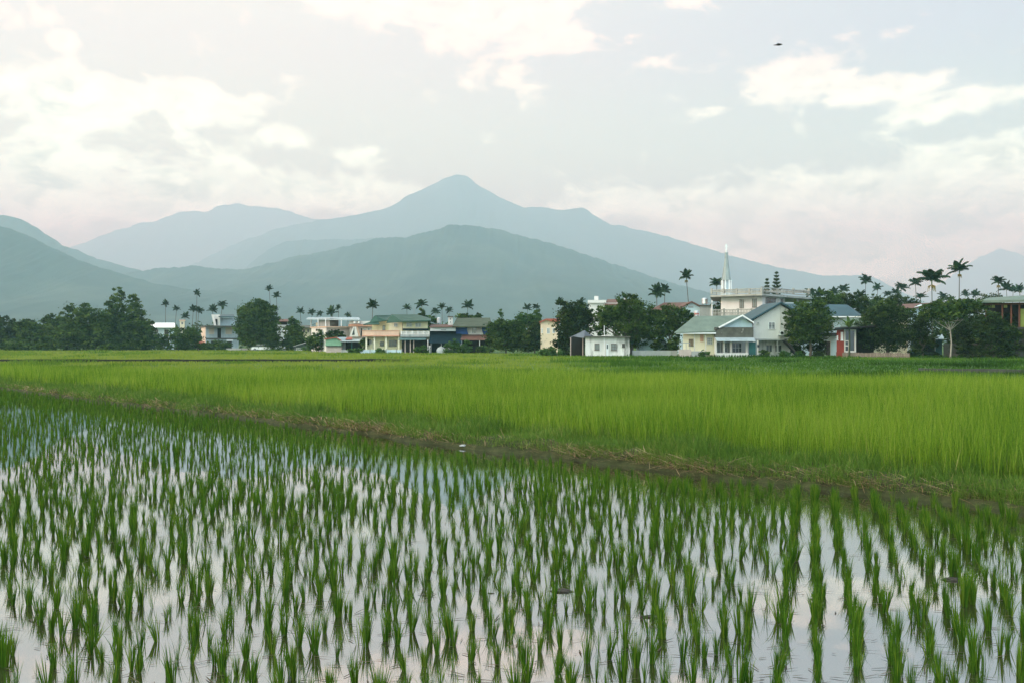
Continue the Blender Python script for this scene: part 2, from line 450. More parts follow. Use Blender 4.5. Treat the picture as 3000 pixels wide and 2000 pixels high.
# headland pass beside the bund on the near right, rows running away
for i in range(0, 60):
    for j in range(0, 120):
        x, y = 2.2 + i * .262 + .30 * (j * .17 - 3), 5 + j * .17
        if not visible(x, y) or x <= 2.15 + .30 * (y - 8): continue
        pts.append((x, y))
cand = []
for x, y in pts:
    nr_ = max(0, min(1, (16 - y) / 8)); hd_ = x > 2.1 + .3 * (y - 8); x += rnd.gauss(0, .014 if hd_ else .016 + .02 * nr_); y += rnd.gauss(0, .035 + .05 * nr_)
    s = bund_s(x, y) - wob(bund_t(x, y))
    mg = .42 + (.55 * min(1, max(0, (bund_t(x, y) - 22) / 12)) if x < 2.1 + .3 * (y - 8) else .1)
    if s > -mg - .2 * fnoise(x, y, 2, 3): continue
    gap = fnoise(x, y, .9, 2.2) + .5 * fnoise(x, y, .35, 7)
    if gap > .42 and rnd.random() < .8: continue
    if rnd.random() < .12: continue
    cand.append((x, y))
infr = lambda p: p[1] > 6.45 and abs(p[0]) < p[1] * .5143
order = sorted(cand, key=lambda p: p[1])
near = [p for p in order if infr(p)][:300]
nearset = set(near)
LAB = 'upright green rice seedling clump rooted in the shallow mirror-like water of the near paddy'
sizes = lambda: rnd.choice([.55, .64, .71, .78, .84, .90, .98])
for k, (x, y) in enumerate(near):
    o = bpy.data.objects.new('rice_seedling', VMESH[rnd.randrange(len(VMESH))]); col.objects.link(o)
    sc = sizes(); o.location = (x, y, 0); o.rotation_euler = (rnd.gauss(0, .06), rnd.gauss(0, .06), rnd.uniform(0, 6.28)); o.scale = (sc, sc, sc * rnd.uniform(.9, 1.08))
    tag(o, LAB, 'rice plant', 'nearest rice seedlings standing in the flooded paddy')
parts = []
for (x, y) in order:
    if (x, y) in nearset: continue
    v, f, tn = (VARS if y < 15 else LOWV)[rnd.randrange(14)]
    sc = sizes(); an = rnd.uniform(0, 6.28); c_, s_ = math.cos(an), math.sin(an)
    vv = np.empty_like(v); vv[:, 0] = (v[:, 0] * c_ - v[:, 1] * s_) * sc + x; vv[:, 1] = (v[:, 0] * s_ + v[:, 1] * c_) * sc + y
    lx, ly = rnd.gauss(0, .06), rnd.gauss(0, .06)
    vv[:, 2] = v[:, 2] * sc; vv[:, 0] += vv[:, 2] * lx; vv[:, 1] += vv[:, 2] * ly
    parts.append((vv, f, tn))
v, f, tn = join_np(parts)
o = link_mesh('rice_seedlings', np_mesh('rice_seedlings', v, f, SEED, tn))
tag(o, 'many more green rice seedlings filling the flooded paddy back to the bund', 'rice plants', kind='stuff')
print('seedlings', len(order), 'faces', len(f))

# dead leaves and scraps floating on the water
N = 3200
y_ = 5.6 + 26 * rng.random(N) ** 1.7; x_ = (rng.random(N) * 2 - 1) * (y_ * .52)
keep = np.array([bund_s(a, b) < -.3 for a, b in zip(x_, y_)]); x_, y_ = x_[keep], y_[keep]; N = len(x_)
b_ = np.stack([x_, y_, np.full(N, .006)], 1)
fl = blades(b_, np.where(rng.random(N) < .7, rng.normal(0, .35, N), rng.uniform(0, 6.28, N)), rng.uniform(.03, .18, N), rng.uniform(.005, .016, N), np.full(N, 1.53), rng.normal(0, .02, N), 3, rng.random(N), twist=rng.uniform(-.2, .2, N))
o = link_mesh('floating_leaves', np_mesh('floating_leaves', fl[0], fl[1], leafmat('dead_leaf', [(.02, .018, .012), (.05, .04, .022), (.11, .09, .05)], .1), fl[2]))
tag(o, 'thin dead leaves and scraps lying flat on the paddy water', 'debris', kind='stuff')

# ------------------------------------------------------------------ tall rice
TALL = leafmat('tall_rice_leaf', [(.050, .122, .012), (.120, .215, .018), (.175, .28, .026), (.26, .33, .06)], .46, .55, .1, 1.35)
def frust(x, y, m=2.8): return np.abs(x) < y * .5143 + m
U, Vv = np.meshgrid(np.arange(-16, 62, .17), np.arange(.6, 62, .235))
U = U.ravel() + rng.normal(0, .035, U.size); Vv = Vv.ravel() + rng.normal(0, .05, Vv.size)
X, Y = BA[0] + BD[0] * U + BN[0] * Vv, BA[1] + BD[1] * U + BN[1] * Vv
edge = .25 * (vnoise(U, Vv, 1.3, 3) - .3)
ok = frust(X, Y) & (Y < far_y(X)) & (Vv > .78 + edge) & (Y > 8)
X, Y, S = X[ok], Y[ok], Vv[ok]
parts = []
for lo, hi, nb, seg, wd in ((0, 20, 17, 4, .0076), (20, 32, 13, 3, .0105), (32, 90, 9, 2, .018)):
    k = (Y >= lo) & (Y < hi); x, y, s = X[k], Y[k], S[k]
    x = np.repeat(x, nb); y = np.repeat(y, nb); s = np.repeat(s, nb); N = len(x)
    hn = .62 + .22 * vnoise(x, y, 2.1, 1) + .10 * vnoise(x, y, .5, 5)
    hn *= np.clip(.72 + (s - .6) * .5, .72, 1)
    base = np.stack([x + rng.normal(0, .03, N), y + rng.normal(0, .03, N), np.full(N, .09)], 1)
    az_ = rng.uniform(0, 2 * np.pi, N)
    tn = np.clip(.15 + .55 * vnoise(x, y, 3.0, 8) + rng.normal(0, .33, N), 0, 1)
    parts.append(blades(base, az_, hn * rng.uniform(.6, 1.3, N), wd * rng.uniform(.7, 1.3, N), np.abs(rng.normal(0, .15, N)), rng.uniform(0, .5, N), seg, tn))
v, f, tn = join_np(parts)
o = link_mesh('tall_rice', np_mesh('tall_rice', v, f, TALL, tn))
tag(o, 'dense knee-high yellow-green rice crop behind the grassy bund', 'rice crop', kind='stuff')
print('tall rice faces', len(f))

# ------------------------------------------------------------------ weeds and straw on the bund
WEED = leafmat('weed_leaf', [(.04, .095, .016), (.08, .16, .024), (.125, .21, .036), (.28, .27, .10)], .35, .65, .08)
parts = []
def bz(t, s): return np.interp(s, [-.45, -.12, .02, .14, .35, .8, 1.3, 1.8, 2.4], [-.2, -.05, .07, .17, .24, .27, .24, .14, .10])
for (t0, t1, dn, seg, wd) in ((34, 62, 2600, 4, .0085), (14, 34, 1700, 3, .013), (-16, 14, 800, 2, .022)):
    N = int((t1 - t0) * 1.75 * dn)
    t_ = rng.uniform(t0, t1, N); s_ = .03 + 1.48 * rng.random(N) ** 1.35
    clump = vnoise(t_, s_, .5, 2); pk = rng.random(N) < .30 + 1.0 * clump * clump
    t_, s_ = t_[pk], s_[pk]; N = len(t_)
    w_ = np.array([wob(q) for q in t_])
    x, y = BA[0] + BD[0] * t_ + BN[0] * (s_ + w_), BA[1] + BD[1] * t_ + BN[1] * (s_ + w_)
    fr_ = frust(x, y, 1.2); x, y, t_, s_ = x[fr_], y[fr_], t_[fr_], s_[fr_]; N = len(x)
    h = (.14 + .16 * np.clip(s_ / 1.0, .1, 1)) * (.5 + 1.0 * vnoise(t_, s_, .7, 6)) * rng.uniform(.5, 1.25, N)
    long_ = rng.random(N) > .985; h[long_] *= 2.0
    tn = np.clip(rng.normal(.38, .2, N) + .25 * (vnoise(t_, s_, 1.6, 4) - .5), 0, 1); tn[rng.random(N) > .975] = 1
    parts.append(blades(np.stack([x, y, bz(t_, s_) - .02], 1), rng.uniform(0, 6.28, N), h, wd * rng.uniform(.6, 1.3, N), np.abs(rng.normal(.25, .25, N)), rng.uniform(.1, 1.3, N), seg, tn))
v, f, tn = join_np(parts)
o = link_mesh('bund_grass', np_mesh('bund_grass', v, f, WEED, tn))
tag(o, 'rough dull green weeds and dry stalks growing along the top of the bund', 'grass', kind='stuff')
parts = []
N = 20000
t_ = rng.uniform(-10, 58, N)
dens_ = np.interp(t_, [-10, 10, 24, 28, 31, 33, 36, 38.5, 42.5, 44, 46, 49], [.15, .3, .35, .75, .8, .55, .4, 1, 1, .35, .2, .35]) * (.25 + 1.1 * vnoise(t_, t_ * 0, .8, 3))
pk = rng.random(N) < dens_; t_ = t_[pk]; N = len(t_)
s_ = rng.normal(.05, .07, N)
w_ = np.array([wob(q) for q in t_])
x, y = BA[0] + BD[0] * t_ + BN[0] * (s_ + w_), BA[1] + BD[1] * t_ + BN[1] * (s_ + w_)
az0 = math.atan2(BD[1], BD[0])
wd = np.interp(y, [10, 45], [.006, .016])
st = blades(np.stack([x, y, np.maximum(.015, bz(t_, s_)) + .05 + rng.uniform(-.02, .06, N)], 1), az0 + rng.normal(0, .45, N) + np.pi * (rng.random(N) < .5), rng.uniform(.08, .4, N), wd * rng.uniform(.6, 1.2, N), 1.5 + rng.normal(0, .18, N), rng.normal(.08, .15, N), 3, rng.random(N), taper=.6)
o = link_mesh('straw', np_mesh('straw', st[0], st[1], leafmat('straw_stalk', [(.09, .045, .02), (.20, .11, .055), (.33, .20, .11), (.50, .37, .23)], .1, .7), st[2]))
tag(o, 'matted reddish straw washed up along the muddy foot of the bund', 'straw', kind='stuff')

# ------------------------------------------------------------------ grass of the fields beyond
FAR = leafmat('far_grass_leaf', [(.014, .04, .007), (.03, .082, .010), (.055, .125, .013), (.12, .20, .02), (.21, .26, .04)], .4, .65, .06)
parts = []
for (d0, d1, N, hh, wd) in ((40, 70, 56000, .20, .03), (70, 115, 60000, .20, .055), (115, 175, 52000, .20, .10), (175, 262, 40000, .22, .17)):
    y = np.sqrt(rng.uniform(d0 ** 2, d1 ** 2, N)); x = rng.uniform(-1, 1, N) * (y * .5143 + 4)
    k = y > far_y(x) + .3
    x, y = x[k], y[k]
    # the fields end at the village: nearer on the right
    yend = np.interp(x, [-140, -60, -20, 10, 40, 90], [262, 238, 196, 168, 141, 136])
    k = y < yend; x, y, yend = x[k], y[k], yend[k]; N = len(x)
    pat = vnoise(x, y * .45, 9, 2) * .6 + vnoise(x, y * .6, 3.2, 7) * .4
    right = np.clip((x + 5) / 30, 0, 1)
    t_ = .95 - .50 * right + (pat - .5) * .55
    t_ += .16 * (np.abs(y - 128) < 18) * (1 - right)                 # a yellower plot on the left
    t_ -= .25 * (vnoise(x, y * .8, 5.5, 13) > .70)                   # tufted weeds
    up = 1 + 1.1 * (vnoise(x, y * .8, 5.5, 13) > .70)
    t_ = np.where(y > yend - 5, t_ - .22, t_)
    parts.append(blades(np.stack([x, y, np.full(N, .04)], 1), rng.uniform(0, 6.28, N), hh * up * rng.uniform(.6, 1.3, N), wd * rng.uniform(.7, 1.4, N), np.abs(rng.normal(.2, .2, N)), rng.uniform(0, .9, N), 2, np.clip(t_ + rng.normal(0, .09, N), 0, 1)))
v, f, tn = join_np(parts)
o = link_mesh('field_grass', np_mesh('field_grass', v, f, FAR, tn))
tag(o, 'low green grass and young crops on the level fields before the village', 'grass', kind='stuff')
# ditches
def bank(name, p0, p1, h, th, m, label, cat):
    mb = MB(); n = 40; a, b = Vector((*p0, 0)), Vector((*p1, 0)); d = (b - a); nr = Vector((-d.y, d.x, 0)).normalized() * th
    top = []
    for i in range(n + 1):
        q = a.lerp(b, i / n); top.append((q, .05 + h * (1 + .25 * fnoise(q.x, q.y, 3, 5))))
    for i in range(n):
        (q0, h0), (q1, h1) = top[i], top[i + 1]
        mb.face([(q0.x, q0.y, -.1), (q1.x, q1.y, -.1), (q1.x, q1.y, h1), (q0.x, q0.y, h0)])
        mb.face([(q0.x, q0.y, h0), (q1.x, q1.y, h1), (q1.x + nr.x, q1.y + nr.y, h1), (q0.x + nr.x, q0.y + nr.y, h0)])
        mb.face([(q0.x + nr.x, q0.y + nr.y, h0), (q1.x + nr.x, q1.y + nr.y, h1), (q1.x + nr.x, q1.y + nr.y, -.1), (q0.x + nr.x, q0.y + nr.y, -.1)])
    o = mb.build(name, m); tag(o, label, cat)
    return o
bank('ditch_shade_wall', (W(-150, 103), 103), (W(1200, 106), 106), .30, .4, soil_mat('ditch_shade_earth', [(.012, .013, .010), (.02, .02, .015), (.035, .032, .024)], 2, bump=0), 'long dark wall standing in for a shaded ditch across the left fields', 'ditch wall')  # dark colour of the left bank paints the shade of a ditch gap
bank('canal_wall', (W(2690, 71), 71), (W(3100, 64.5), 64.5), .27, .3, mat('canal_concrete', (.05, .056, .05), .95, .4, 1.5, (.02, .028, .022), .5), 'weathered grey concrete canal wall at the far edge of the tall rice', 'canal wall')

# ------------------------------------------------------------------ mountains
FOREST = soil_mat('forest', [(.007, .013, .010), (.020, .033, .024), (.052, .07, .045)], .0045, .95, bump=0)
def hill(name, D, wid, prof, seed, rough=1.0):
    px0, px1 = prof[0][0], prof[-1][0]
    nx, nv = 520, 40
    pxs = np.linspace(px0, px1, nx); hs = np.interp(pxs, [p[0] for p in prof], [p[1] for p in prof])
    ker = np.ones(5) / 5; hs = np.convolve(np.pad(hs, 2, mode='edge'), ker, 'valid')
    verts = []; faces = []
    for i, (px, py) in enumerate(zip(pxs, hs)):
        x = W(px, D); top = max(1, Z(py, D))
        top += D * .0016 * rough * mnoise.fractal(Vector((px / 40, seed, 0)), .75, 2.2, 7)
        for j in range(nv):
            q = -1 + 2 * j / (nv - 1); a = abs(q)
            e = 1.15 + .45 * mnoise.noise(Vector((x / wid * 5, q * 1.2, seed + 5)))
            base = (1 - a) ** e * (1 - .15 * (1 - a) * a)
            nz = mnoise.fractal(Vector((x / wid * 7, q * 3.5, seed)), 1, 2.1, 5) * .09 * min(1, a * 4) * (1 - a)
            z = max(-.5, top * (base + nz)) if a < 1 else -2
            if q < 0: z = min(z, top * (1 - a * .35))
            xx = x + wid * .05 * mnoise.noise(Vector((x / wid * 6, q * 2, seed + 9))) * min(1, a * 3)
            verts.append((xx, D + q * wid, z))
    for i in range(nx - 1):
        for j in range(nv - 1):
            faces.append((i * nv + j, (i + 1) * nv + j, (i + 1) * nv + j + 1, i * nv + j + 1))
    o = link_mesh(name, np_mesh(name, np.array(verts), np.array(faces), FOREST, smooth=True))
    tag(o, kind='structure')
hill('hill', 3500, 1500, [(-900,640),(-600,560),(-300,590),(-120,640),(0,655),(60,672),(130,710),(230,755),(330,790),(440,822),(560,842),(700,858),(800,882),(900,908),(1000,935),(1150,975),(1300,1000)], 1.3)
hill('hill', 5600, 1600, [(-1000,700),(-500,610),(-200,600),(0,622),(60,628),(110,660),(180,710),(280,750),(360,772),(440,790),(560,830),(700,900),(820,990)], 4.1)
hill('hill', 4900, 1900, [(200,900),(300,830),(400,790),(440,785),(560,772),(640,783),(720,786),(850,752),(1000,720),(1100,694),(1200,686),(1260,668),(1320,648),(1380,650),(1480,668),(1600,700),(1750,752),(1900,806),(2050,850),(2200,890),(2400,935),(2600,985)], 7.7)
hill('hill', 8000, 1800, [(500,900),(640,830),(720,780),(790,722),(840,700),(920,697),(1000,694),(1100,690),(1300,720),(1500,780),(1700,900)], 2.9)
hill('mountain', 10800, 3600, [(300,900),(500,800),(700,705),(850,655),(940,636),(1000,633),(1060,620),(1130,604),(1160,590),(1190,562),(1240,543),(1280,522),(1310,505),(1340,499),(1368,506),(1400,530),(1450,560),(1500,585),(1540,599),(1600,600),(1640,605),(1690,597),(1712,599),(1740,622),(1790,655),(1820,652),(1850,662),(1900,672),(1970,690),(2040,713),(2100,732),(2200,758),(2300,780),(2400,804),(2450,807),(2520,803),(2560,813),(2600,838),(2660,870),(2720,902),(2800,945),(2900,985)], 5.5, .8)
hill('mountain', 14500, 3000, [(-900,700),(-300,760),(0,780),(150,745),(260,702),(330,672),(400,650),(440,640),(500,625),(550,606),(610,610),(660,590),(710,583),(760,598),(820,600),(870,615),(930,632),(1000,640),(1200,680),(1500,760),(1800,900)], 8.8, 1.1)
hill('mountain', 18000, 900, [(2600,960),(2700,870),(2780,810),(2830,770),(2880,740),(2925,722),(2965,728),(3010,750),(3200,775),(3600,740),(4000,790),(4400,900)], 3.3, .6)

# ------------------------------------------------------------------ air
HAZE_DENS = 2.0e-4
mb = MB(); mb.box(-20000, 20000, -800, 19500, -3.2, 2260)
hm = bpy.data.materials.new('haze'); hm.use_nodes = True
nt = hm.node_tree; nt.nodes.clear()
out = nt.nodes.new('ShaderNodeOutputMaterial'); pv = nt.nodes.new('ShaderNodeVolumePrincipled')
pv.inputs['Color'].default_value = (.437, .752, .825, 1); pv.inputs['Absorption Color'].default_value = (.55, 0, 0, 1); pv.inputs['Density'].default_value = HAZE_DENS; pv.inputs['Anisotropy'].default_value = .15
nt.links.new(pv.outputs[0], out.inputs['Volume'])
o = mb.build('haze', hm); tag(o, 'thin pale blue haze filling the valley air', 'haze', kind='stuff')
# ================================================================== VILLAGE
WHITE = mat('white_paint', (.62, .61, .58), .8, .12, .5, (.40, .39, .36), .35, streak=True)
MOULD = mat('mouldy_white', (.64, .63, .60), .9, .2, .7, (.16, .16, .14), .62, streak=True)
CREAM = mat('cream_paint', (.68, .62, .44), .8, .15, .5, (.36, .33, .25), .3, streak=True)
YCREAM = mat('yellow_cream_paint', (.62, .58, .38), .8, .15, .5, (.34, .32, .22), .3, streak=True)
BLUEW = mat('pale_blue_wall', (.48, .60, .65), .8, .15, .6, (.25, .30, .31), .35, streak=True)
GREYW = mat('grey_concrete', (.32, .33, .32), .9, .25, .7, (.12, .12, .11), .45, streak=True)
DARKC = mat('dark_mould_concrete', (.085, .085, .07), .95, .4, 1.2, (.50, .48, .43), .22)
SALMON = mat('salmon_tile', (.52, .27, .19), .75, .2, .8)
SALMONP = mat('pale_salmon_paint', (.62, .42, .31), .8, .2, .8, (.34, .24, .19), .3, streak=True)
PINK = mat('pinkish_render', (.45, .38, .34), .9, .2, .8)
GREENR = mat('green_sheet_roof', (.018, .062, .043), .6, .3, .6)
PGREEN = mat('pale_green_roof', (.125, .165, .135), .85, .25, .5, (.09, .12, .10), .35)
SHEDG = mat('green_sheet_wall', (.18, .33, .22), .7, .2, .7)
TEALR = mat('dark_teal_roof', (.020, .060, .075), .55, .3, .5)
REDR = mat('red_tile_roof', (.30, .085, .055), .8, .3, 1)
BRNR = mat('brown_sheet_roof', (.13, .065, .05), .75, .35, .7)
MOSSR = mat('mossy_roof', (.055, .07, .045), .9, .4, .8)
REDW = mat('red_wall', (.22, .035, .022), .75, .2, .8)
BLUEP = mat('bright_blue_sheet', (.015, .07, .24), .6, .25, .8)
NAVY = mat('dark_blue_awning', (.006, .019, .027), .9, .4, .6, spec=.1)
TEAL = mat('teal_tarp', (.02, .085, .085), .8, .3, .8)
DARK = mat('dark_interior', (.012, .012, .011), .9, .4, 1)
DOORD = mat('dark_door', (.04, .035, .03), .6, .3, 1)
GLASS = mat('window_glass', (.045, .055, .055), .12, .3, .6, spec=.8)
LGLASS = mat('pale_window_glass', (.22, .25, .24), .2, .3, .8, spec=.7)
FRAME = mat('pale_frame', (.55, .54, .50), .6, .15, 1)
FRAMED = mat('brown_frame', (.10, .075, .05), .6, .2, 1)
STEEL = mat('steel', (.62, .63, .63), .28, .12, 2, metal=.85)
METAL = mat('grey_metal', (.28, .30, .31), .5, .2, 1)
AWN = mat('grey_awning_sheet', (.30, .36, .38), .6, .25, .8)
WOOD = mat('weathered_boards', (.19, .155, .125), .9, .45, 3, (.10, .085, .07), .45, streak=True)
REDC = mat('rust_red_column', (.11, .04, .022), .7, .3, 1)
YGLASS = mat('yellow_green_panel', (.24, .27, .05), .5, .2, 1)
TARP = mat('white_tarp', (.42, .44, .45), .7, .15, 1.2)
GTARP = mat('grey_tarp', (.13, .14, .155), .7, .3, 1.5)
CHURCH = mat('church_white', (.74, .73, .69), .8, .1, .4, (.44, .45, .42), .35, streak=True)
BALU = mat('weathered_balustrade', (.33, .335, .30), .9, .25, 1, (.10, .11, .085), .5, streak=True)
REDBAND = mat('red_band', (.45, .10, .08), .6, .2, 1)
TRIM = mat('white_trim', (.70, .72, .72), .7, .1, 1)

class Fac:
    """a vertical wall plane between two points given as (photo px, depth)"""
    def __init__(s, a, b):
        s.A = Vector((W(*a), a[1])); s.B = Vector((W(*b), b[1]))
        d = s.B - s.A; n = Vector((d.y, -d.x)).normalized()
        if n.y > 0 and abs(n.y) > .02: n = -n
        s.n = n
    def pt(s, px, py, out=0.0):
        k = (px - 1500) / F; d = s.B - s.A
        t = (k * s.A.y - s.A.x) / (d.x - k * d.y)
        q = s.A + d * t
        return Vector((q.x + s.n.x * out, q.y + s.n.y * out, Z(py, q.y)))
    def poly(s, mb, pts, out=0.0, th=.3):
        mb.extrude([s.pt(x, y, out) for x, y in pts], (-s.n.x * th, -s.n.y * th, 0))
    def rect(s, mb, x0, x1, y0, y1, out=0.0, th=.3):
        a = s.pt(x0, (y0 + y1) / 2, out); b = s.pt(x1, (y0 + y1) / 2, out); dm = (s.pt((x0 + x1) / 2, 0).y)
        z0, z1 = Z(y1, dm), Z(y0, dm)
        mb.extrude([(a.x, a.y, z0), (b.x, b.y, z0), (b.x, b.y, z1), (a.x, a.y, z1)], (-s.n.x * th, -s.n.y * th, 0))
class Bld:
    def __init__(s, name, label, cat, px, D, group=None):
        s.o = Vector((W(px, D), D, 0)); s.root = empty(name, s.o); tag(s.root, label, cat, group)
    def part(s, name, mb, m, parent=None, label=None, smooth=False):
        p = mb.build(name, m, parent or s.root, s.o, smooth)
        if label: p['label'] = label
        return p
    def rect(s, name, fac, x0, x1, y0, y1, m, out=0.0, th=.3, parent=None, label=None):
        mb = MB(); fac.rect(mb, x0, x1, y0, y1, out, th); return s.part(name, mb, m, parent, label)
    def poly(s, name, fac, pts, m, out=0.0, th=.3, parent=None, label=None):
        mb = MB(); fac.poly(mb, pts, out, th); return s.part(name, mb, m, parent, label)
    def window(s, fac, x0, x1, y0, y1, fm=None, gm=None, bars=1, rows=0, name='window', label=None, out=.0):
        fm = fm or FRAME; gm = gm or GLASS
        w = abs((fac.pt(x1, y0) - fac.pt(x0, y0)).length); pxm = (x1 - x0) / w; f = .07 * pxm
        mb = MB()
        fac.rect(mb, x0, x1, y0, y0 + f, out + .07, .09); fac.rect(mb, x0 - f * .6, x1 + f * .6, y1 - f, y1, out + .11, .13)
        fac.rect(mb, x0, x0 + f, y0 + f, y1 - f, out + .07, .09); fac.rect(mb, x1 - f, x1, y0 + f, y1 - f, out + .07, .09)
        for k in range(bars):
            c = x0 + (x1 - x0) * (k + 1) / (bars + 1); fac.rect(mb, c - f * .35, c + f * .35, y0 + f, y1 - f, out + .06, .05)
        for k in range(rows):
            c = y0 + (y1 - y0) * (k + 1) / (rows + 1); fac.rect(mb, x0 + f, x1 - f, c - f * .3, c + f * .3, out + .065, .06)
        p = s.part(name, mb, fm, None, label)
        mb = MB(); fac.rect(mb, x0 + f, x1 - f, y0 + f, y1 - f, out + .02, .05); s.part('pane', mb, gm, p)
        return p
    def door(s, fac, x0, x1, y0, y1, m, fm=None, out=0.0, label=None):
        d = s.rect('door', fac, x0, x1, y0, y1, m, out + .06, .1, None, label)
        mb = MB(); pxm = (x1 - x0) / (fac.pt(x1, y0) - fac.pt(x0, y0)).length; f = .08 * pxm
        fac.rect(mb, x0 - f, x0, y0 - f, y1, out + .1, .14); fac.rect(mb, x1, x1 + f, y0 - f, y1, out + .1, .14); fac.rect(mb, x0, x1, y0 - f, y0, out + .1, .14)
        s.part('door_frame', mb, fm or FRAME, d)
        return d
    def block(s, name, pts, y0, y1, m, parent=None, label=None):
        """prism over plan points (px, D), heights from photo rows measured at the first point's depth"""
        Dr = pts[0][1]; z0, z1 = (Z(y1, Dr) if y1 is not None else -.15), Z(y0, Dr)
        mb = MB(); mb.extrude([(W(*p), p[1], z0) for p in pts], (0, 0, z1 - z0)); return s.part(name, mb, m, parent, label)
    def slab(s, name, quads, m, th=.14, parent=None, label=None):
        """roof planes: each a list of (px, py, D), thickened downwards"""
        mb = MB()
        for q in quads: mb.extrude([P(*p) for p in q], (0, 0, -th))
        return s.part(name, mb, m, parent, label)
    def awning(s, fac, x0, x1, y0, y1, depth, m, name='awning', label=None, th=.08):
        mb = MB(); a, b = fac.pt(x0, y0, .0), fac.pt(x1, y0, .0); c, d = fac.pt(x1, y1, depth), fac.pt(x0, y1, depth)
        mb.extrude([a, b, c, d], (0, 0, -th)); return s.part(name, mb, m, None, label)
    def balustrade(s, fac, x0, x1, y0, y1, posts, m, out=.3, label=None, nb=9):
        w = (fac.pt(x1, y0) - fac.pt(x0, y0)).length; pxm = (x1 - x0) / w
        h = y1 - y0; mb = MB()
        fac.rect(mb, x0, x1, y0, y0 + h * .16, out + .03, .26); fac.rect(mb, x0, x1, y1 - h * .14, y1, out + .02, .24)
        r = s.part('balustrade', mb, m, None, label)
        for k in range(posts + 1):
            c = x0 + (x1 - x0) * k / posts; pw = .14 * pxm
            c = min(max(c, x0 + pw), x1 - pw)
            mb = MB(); fac.rect(mb, c - pw, c + pw, y0 - h * .1, y1 + h * .1, out + .07, .34); s.part('post', mb, m, r)
        mb = MB(); n = nb * posts
        for k in range(n):
            c = x0 + (x1 - x0) * (k + .5) / n; bw = .055 * pxm; t0, t1 = y0 + h * .16, y1 - h * .14; mid = (t0 + t1) / 2
            fac.rect(mb, c - bw, c + bw, t0, t1, out - .04, .11); fac.rect(mb, c - bw * 1.9, c + bw * 1.9, mid, mid + h * .26, out - .02, .15)
        s.part('balusters', mb, m, r)
        return r

# ---------- cream bungalow with pale green roof, mouldy shopfront (right of centre)
b = Bld('bungalow', 'cream bungalow with pale green roof and blue-grey gable above a mouldy dark parapet', 'house', 2100, 142)
f1 = Fac((2001, 142), (2096, 142)); f2 = Fac((2094, 141), (2207, 141)); side = 151
b.block('wall', [(2001, 142), (2093, 142), (2093, 152), (2001, 152)], 972, None, CREAM)
b.block('shop_wall', [(2094, 143.5), (2206, 143.5), (2206, 152), (2094, 152)], 985, None, GREYW)
mb = MB(); f2.rect(mb, 2094, 2100, 985, 1046, 0, .3); f2.rect(mb, 2186, 2191, 985, 1046, 0, .3); f2.rect(mb, 2121, 2126, 998, 1034, -.4, .3); f2.rect(mb, 2142, 2146, 998, 1034, -.4, .3); b.part('pillar', mb, WHITE)
b.rect('parapet', f2, 2094, 2207, 959, 989, DARKC, .1, .5, label='mould blackened parapet with peeling white patches')
b.poly('gable', f2, [(2112, 959), (2174, 929), (2207, 949), (2207, 959)], BLUEW, -.6, .2)
mb = MB(); f2.poly(mb, [(2106, 962), (2174, 927), (2174, 922.5), (2104, 958)], .35, .25); f2.poly(mb, [(2174.2, 927), (2208, 948), (2208, 944), (2174.2, 922.5)], .35, .25); b.part('gable_trim', mb, TRIM)
b.slab('roof', [[(1975, 974.5, 140.8), (2095, 970, 140.8), (2174, 924, 146), (2034, 927, 146)], [(2096, 969.5, 140.9), (2106, 958.5, 140.9), (2174, 923, 140.9), (2174, 924, 145.9)], [(2174.5, 922.6, 140.8), (2208, 944, 140.8), (2206, 946, 147), (2174.5, 924, 146)]], PGREEN, .12)
b.rect('fascia', f1, 1977, 2093, 974.5, 978.5, TRIM, 1.15, .12)
b.awning(f2, 2094, 2207, 988, 998, 1.4, AWN, label='grey blue corrugated awning')
mb = MB(); f2.rect(mb, 2094.5, 2190, 1033, 1047, .5, .25); b.part('front_wall', mb, WHITE)
b.door(f2, 2110, 2120, 1003, 1033, LGLASS, out=-2.4); b.window(f2, 2096, 2108, 1003, 1030, bars=1, rows=1, out=-2.4); b.window(f2, 2127, 2141, 1003, 1032, bars=1, rows=1, out=-2.4); b.window(f2, 2147, 2185, 1004, 1033, bars=3, rows=1, out=-2.4)
mb = MB(); f2.rect(mb, 2191.5, 2211, 1001, 1038, .6, .08); b.part('tarp', mb, TEAL, label='teal tarpaulin hung at the corner')
b.window(f1, 2018, 2031, 993, 1014, FRAMED, mat('tan_board', (.26, .20, .13), .8)); b.window(f1, 2071, 2087, 989, 1009, gm=LGLASS, bars=2, rows=2)
b.rect('door', f1, 2051, 2061, 980, 1001, mat('peach_panel', (.55, .33, .22), .8), .06, .1); mb = MB(); f1.rect(mb, 2031.5, 2033.5, 978.5, 1045, .6, .12); f1.rect(mb, 2064, 2066, 978.5, 1045, .6, .12); b.part('drainpipe', mb, FRAME)
w = Bld('garden_wall', 'low pinkish white concrete wall with dark planter before the cream bungalow', 'wall', 2030, 139)
fw = Fac((1989, 139), (2070, 139)); w.rect('wall', fw, 1989, 2025, 1023, 1050, PINK, 0, .25); w.rect('planter', fw, 2025.5, 2068, 1028, 1050, GREYW, .1, .8)
mb = MB()
for x in (1990, 1999, 2010, 2021): fw.rect(mb, x, x + 1.2, 1003, 1023, -.08, .08)
fw.rect(mb, 1990, 2022, 1003, 1005, -.06, .06); w.part('railing', mb, METAL)

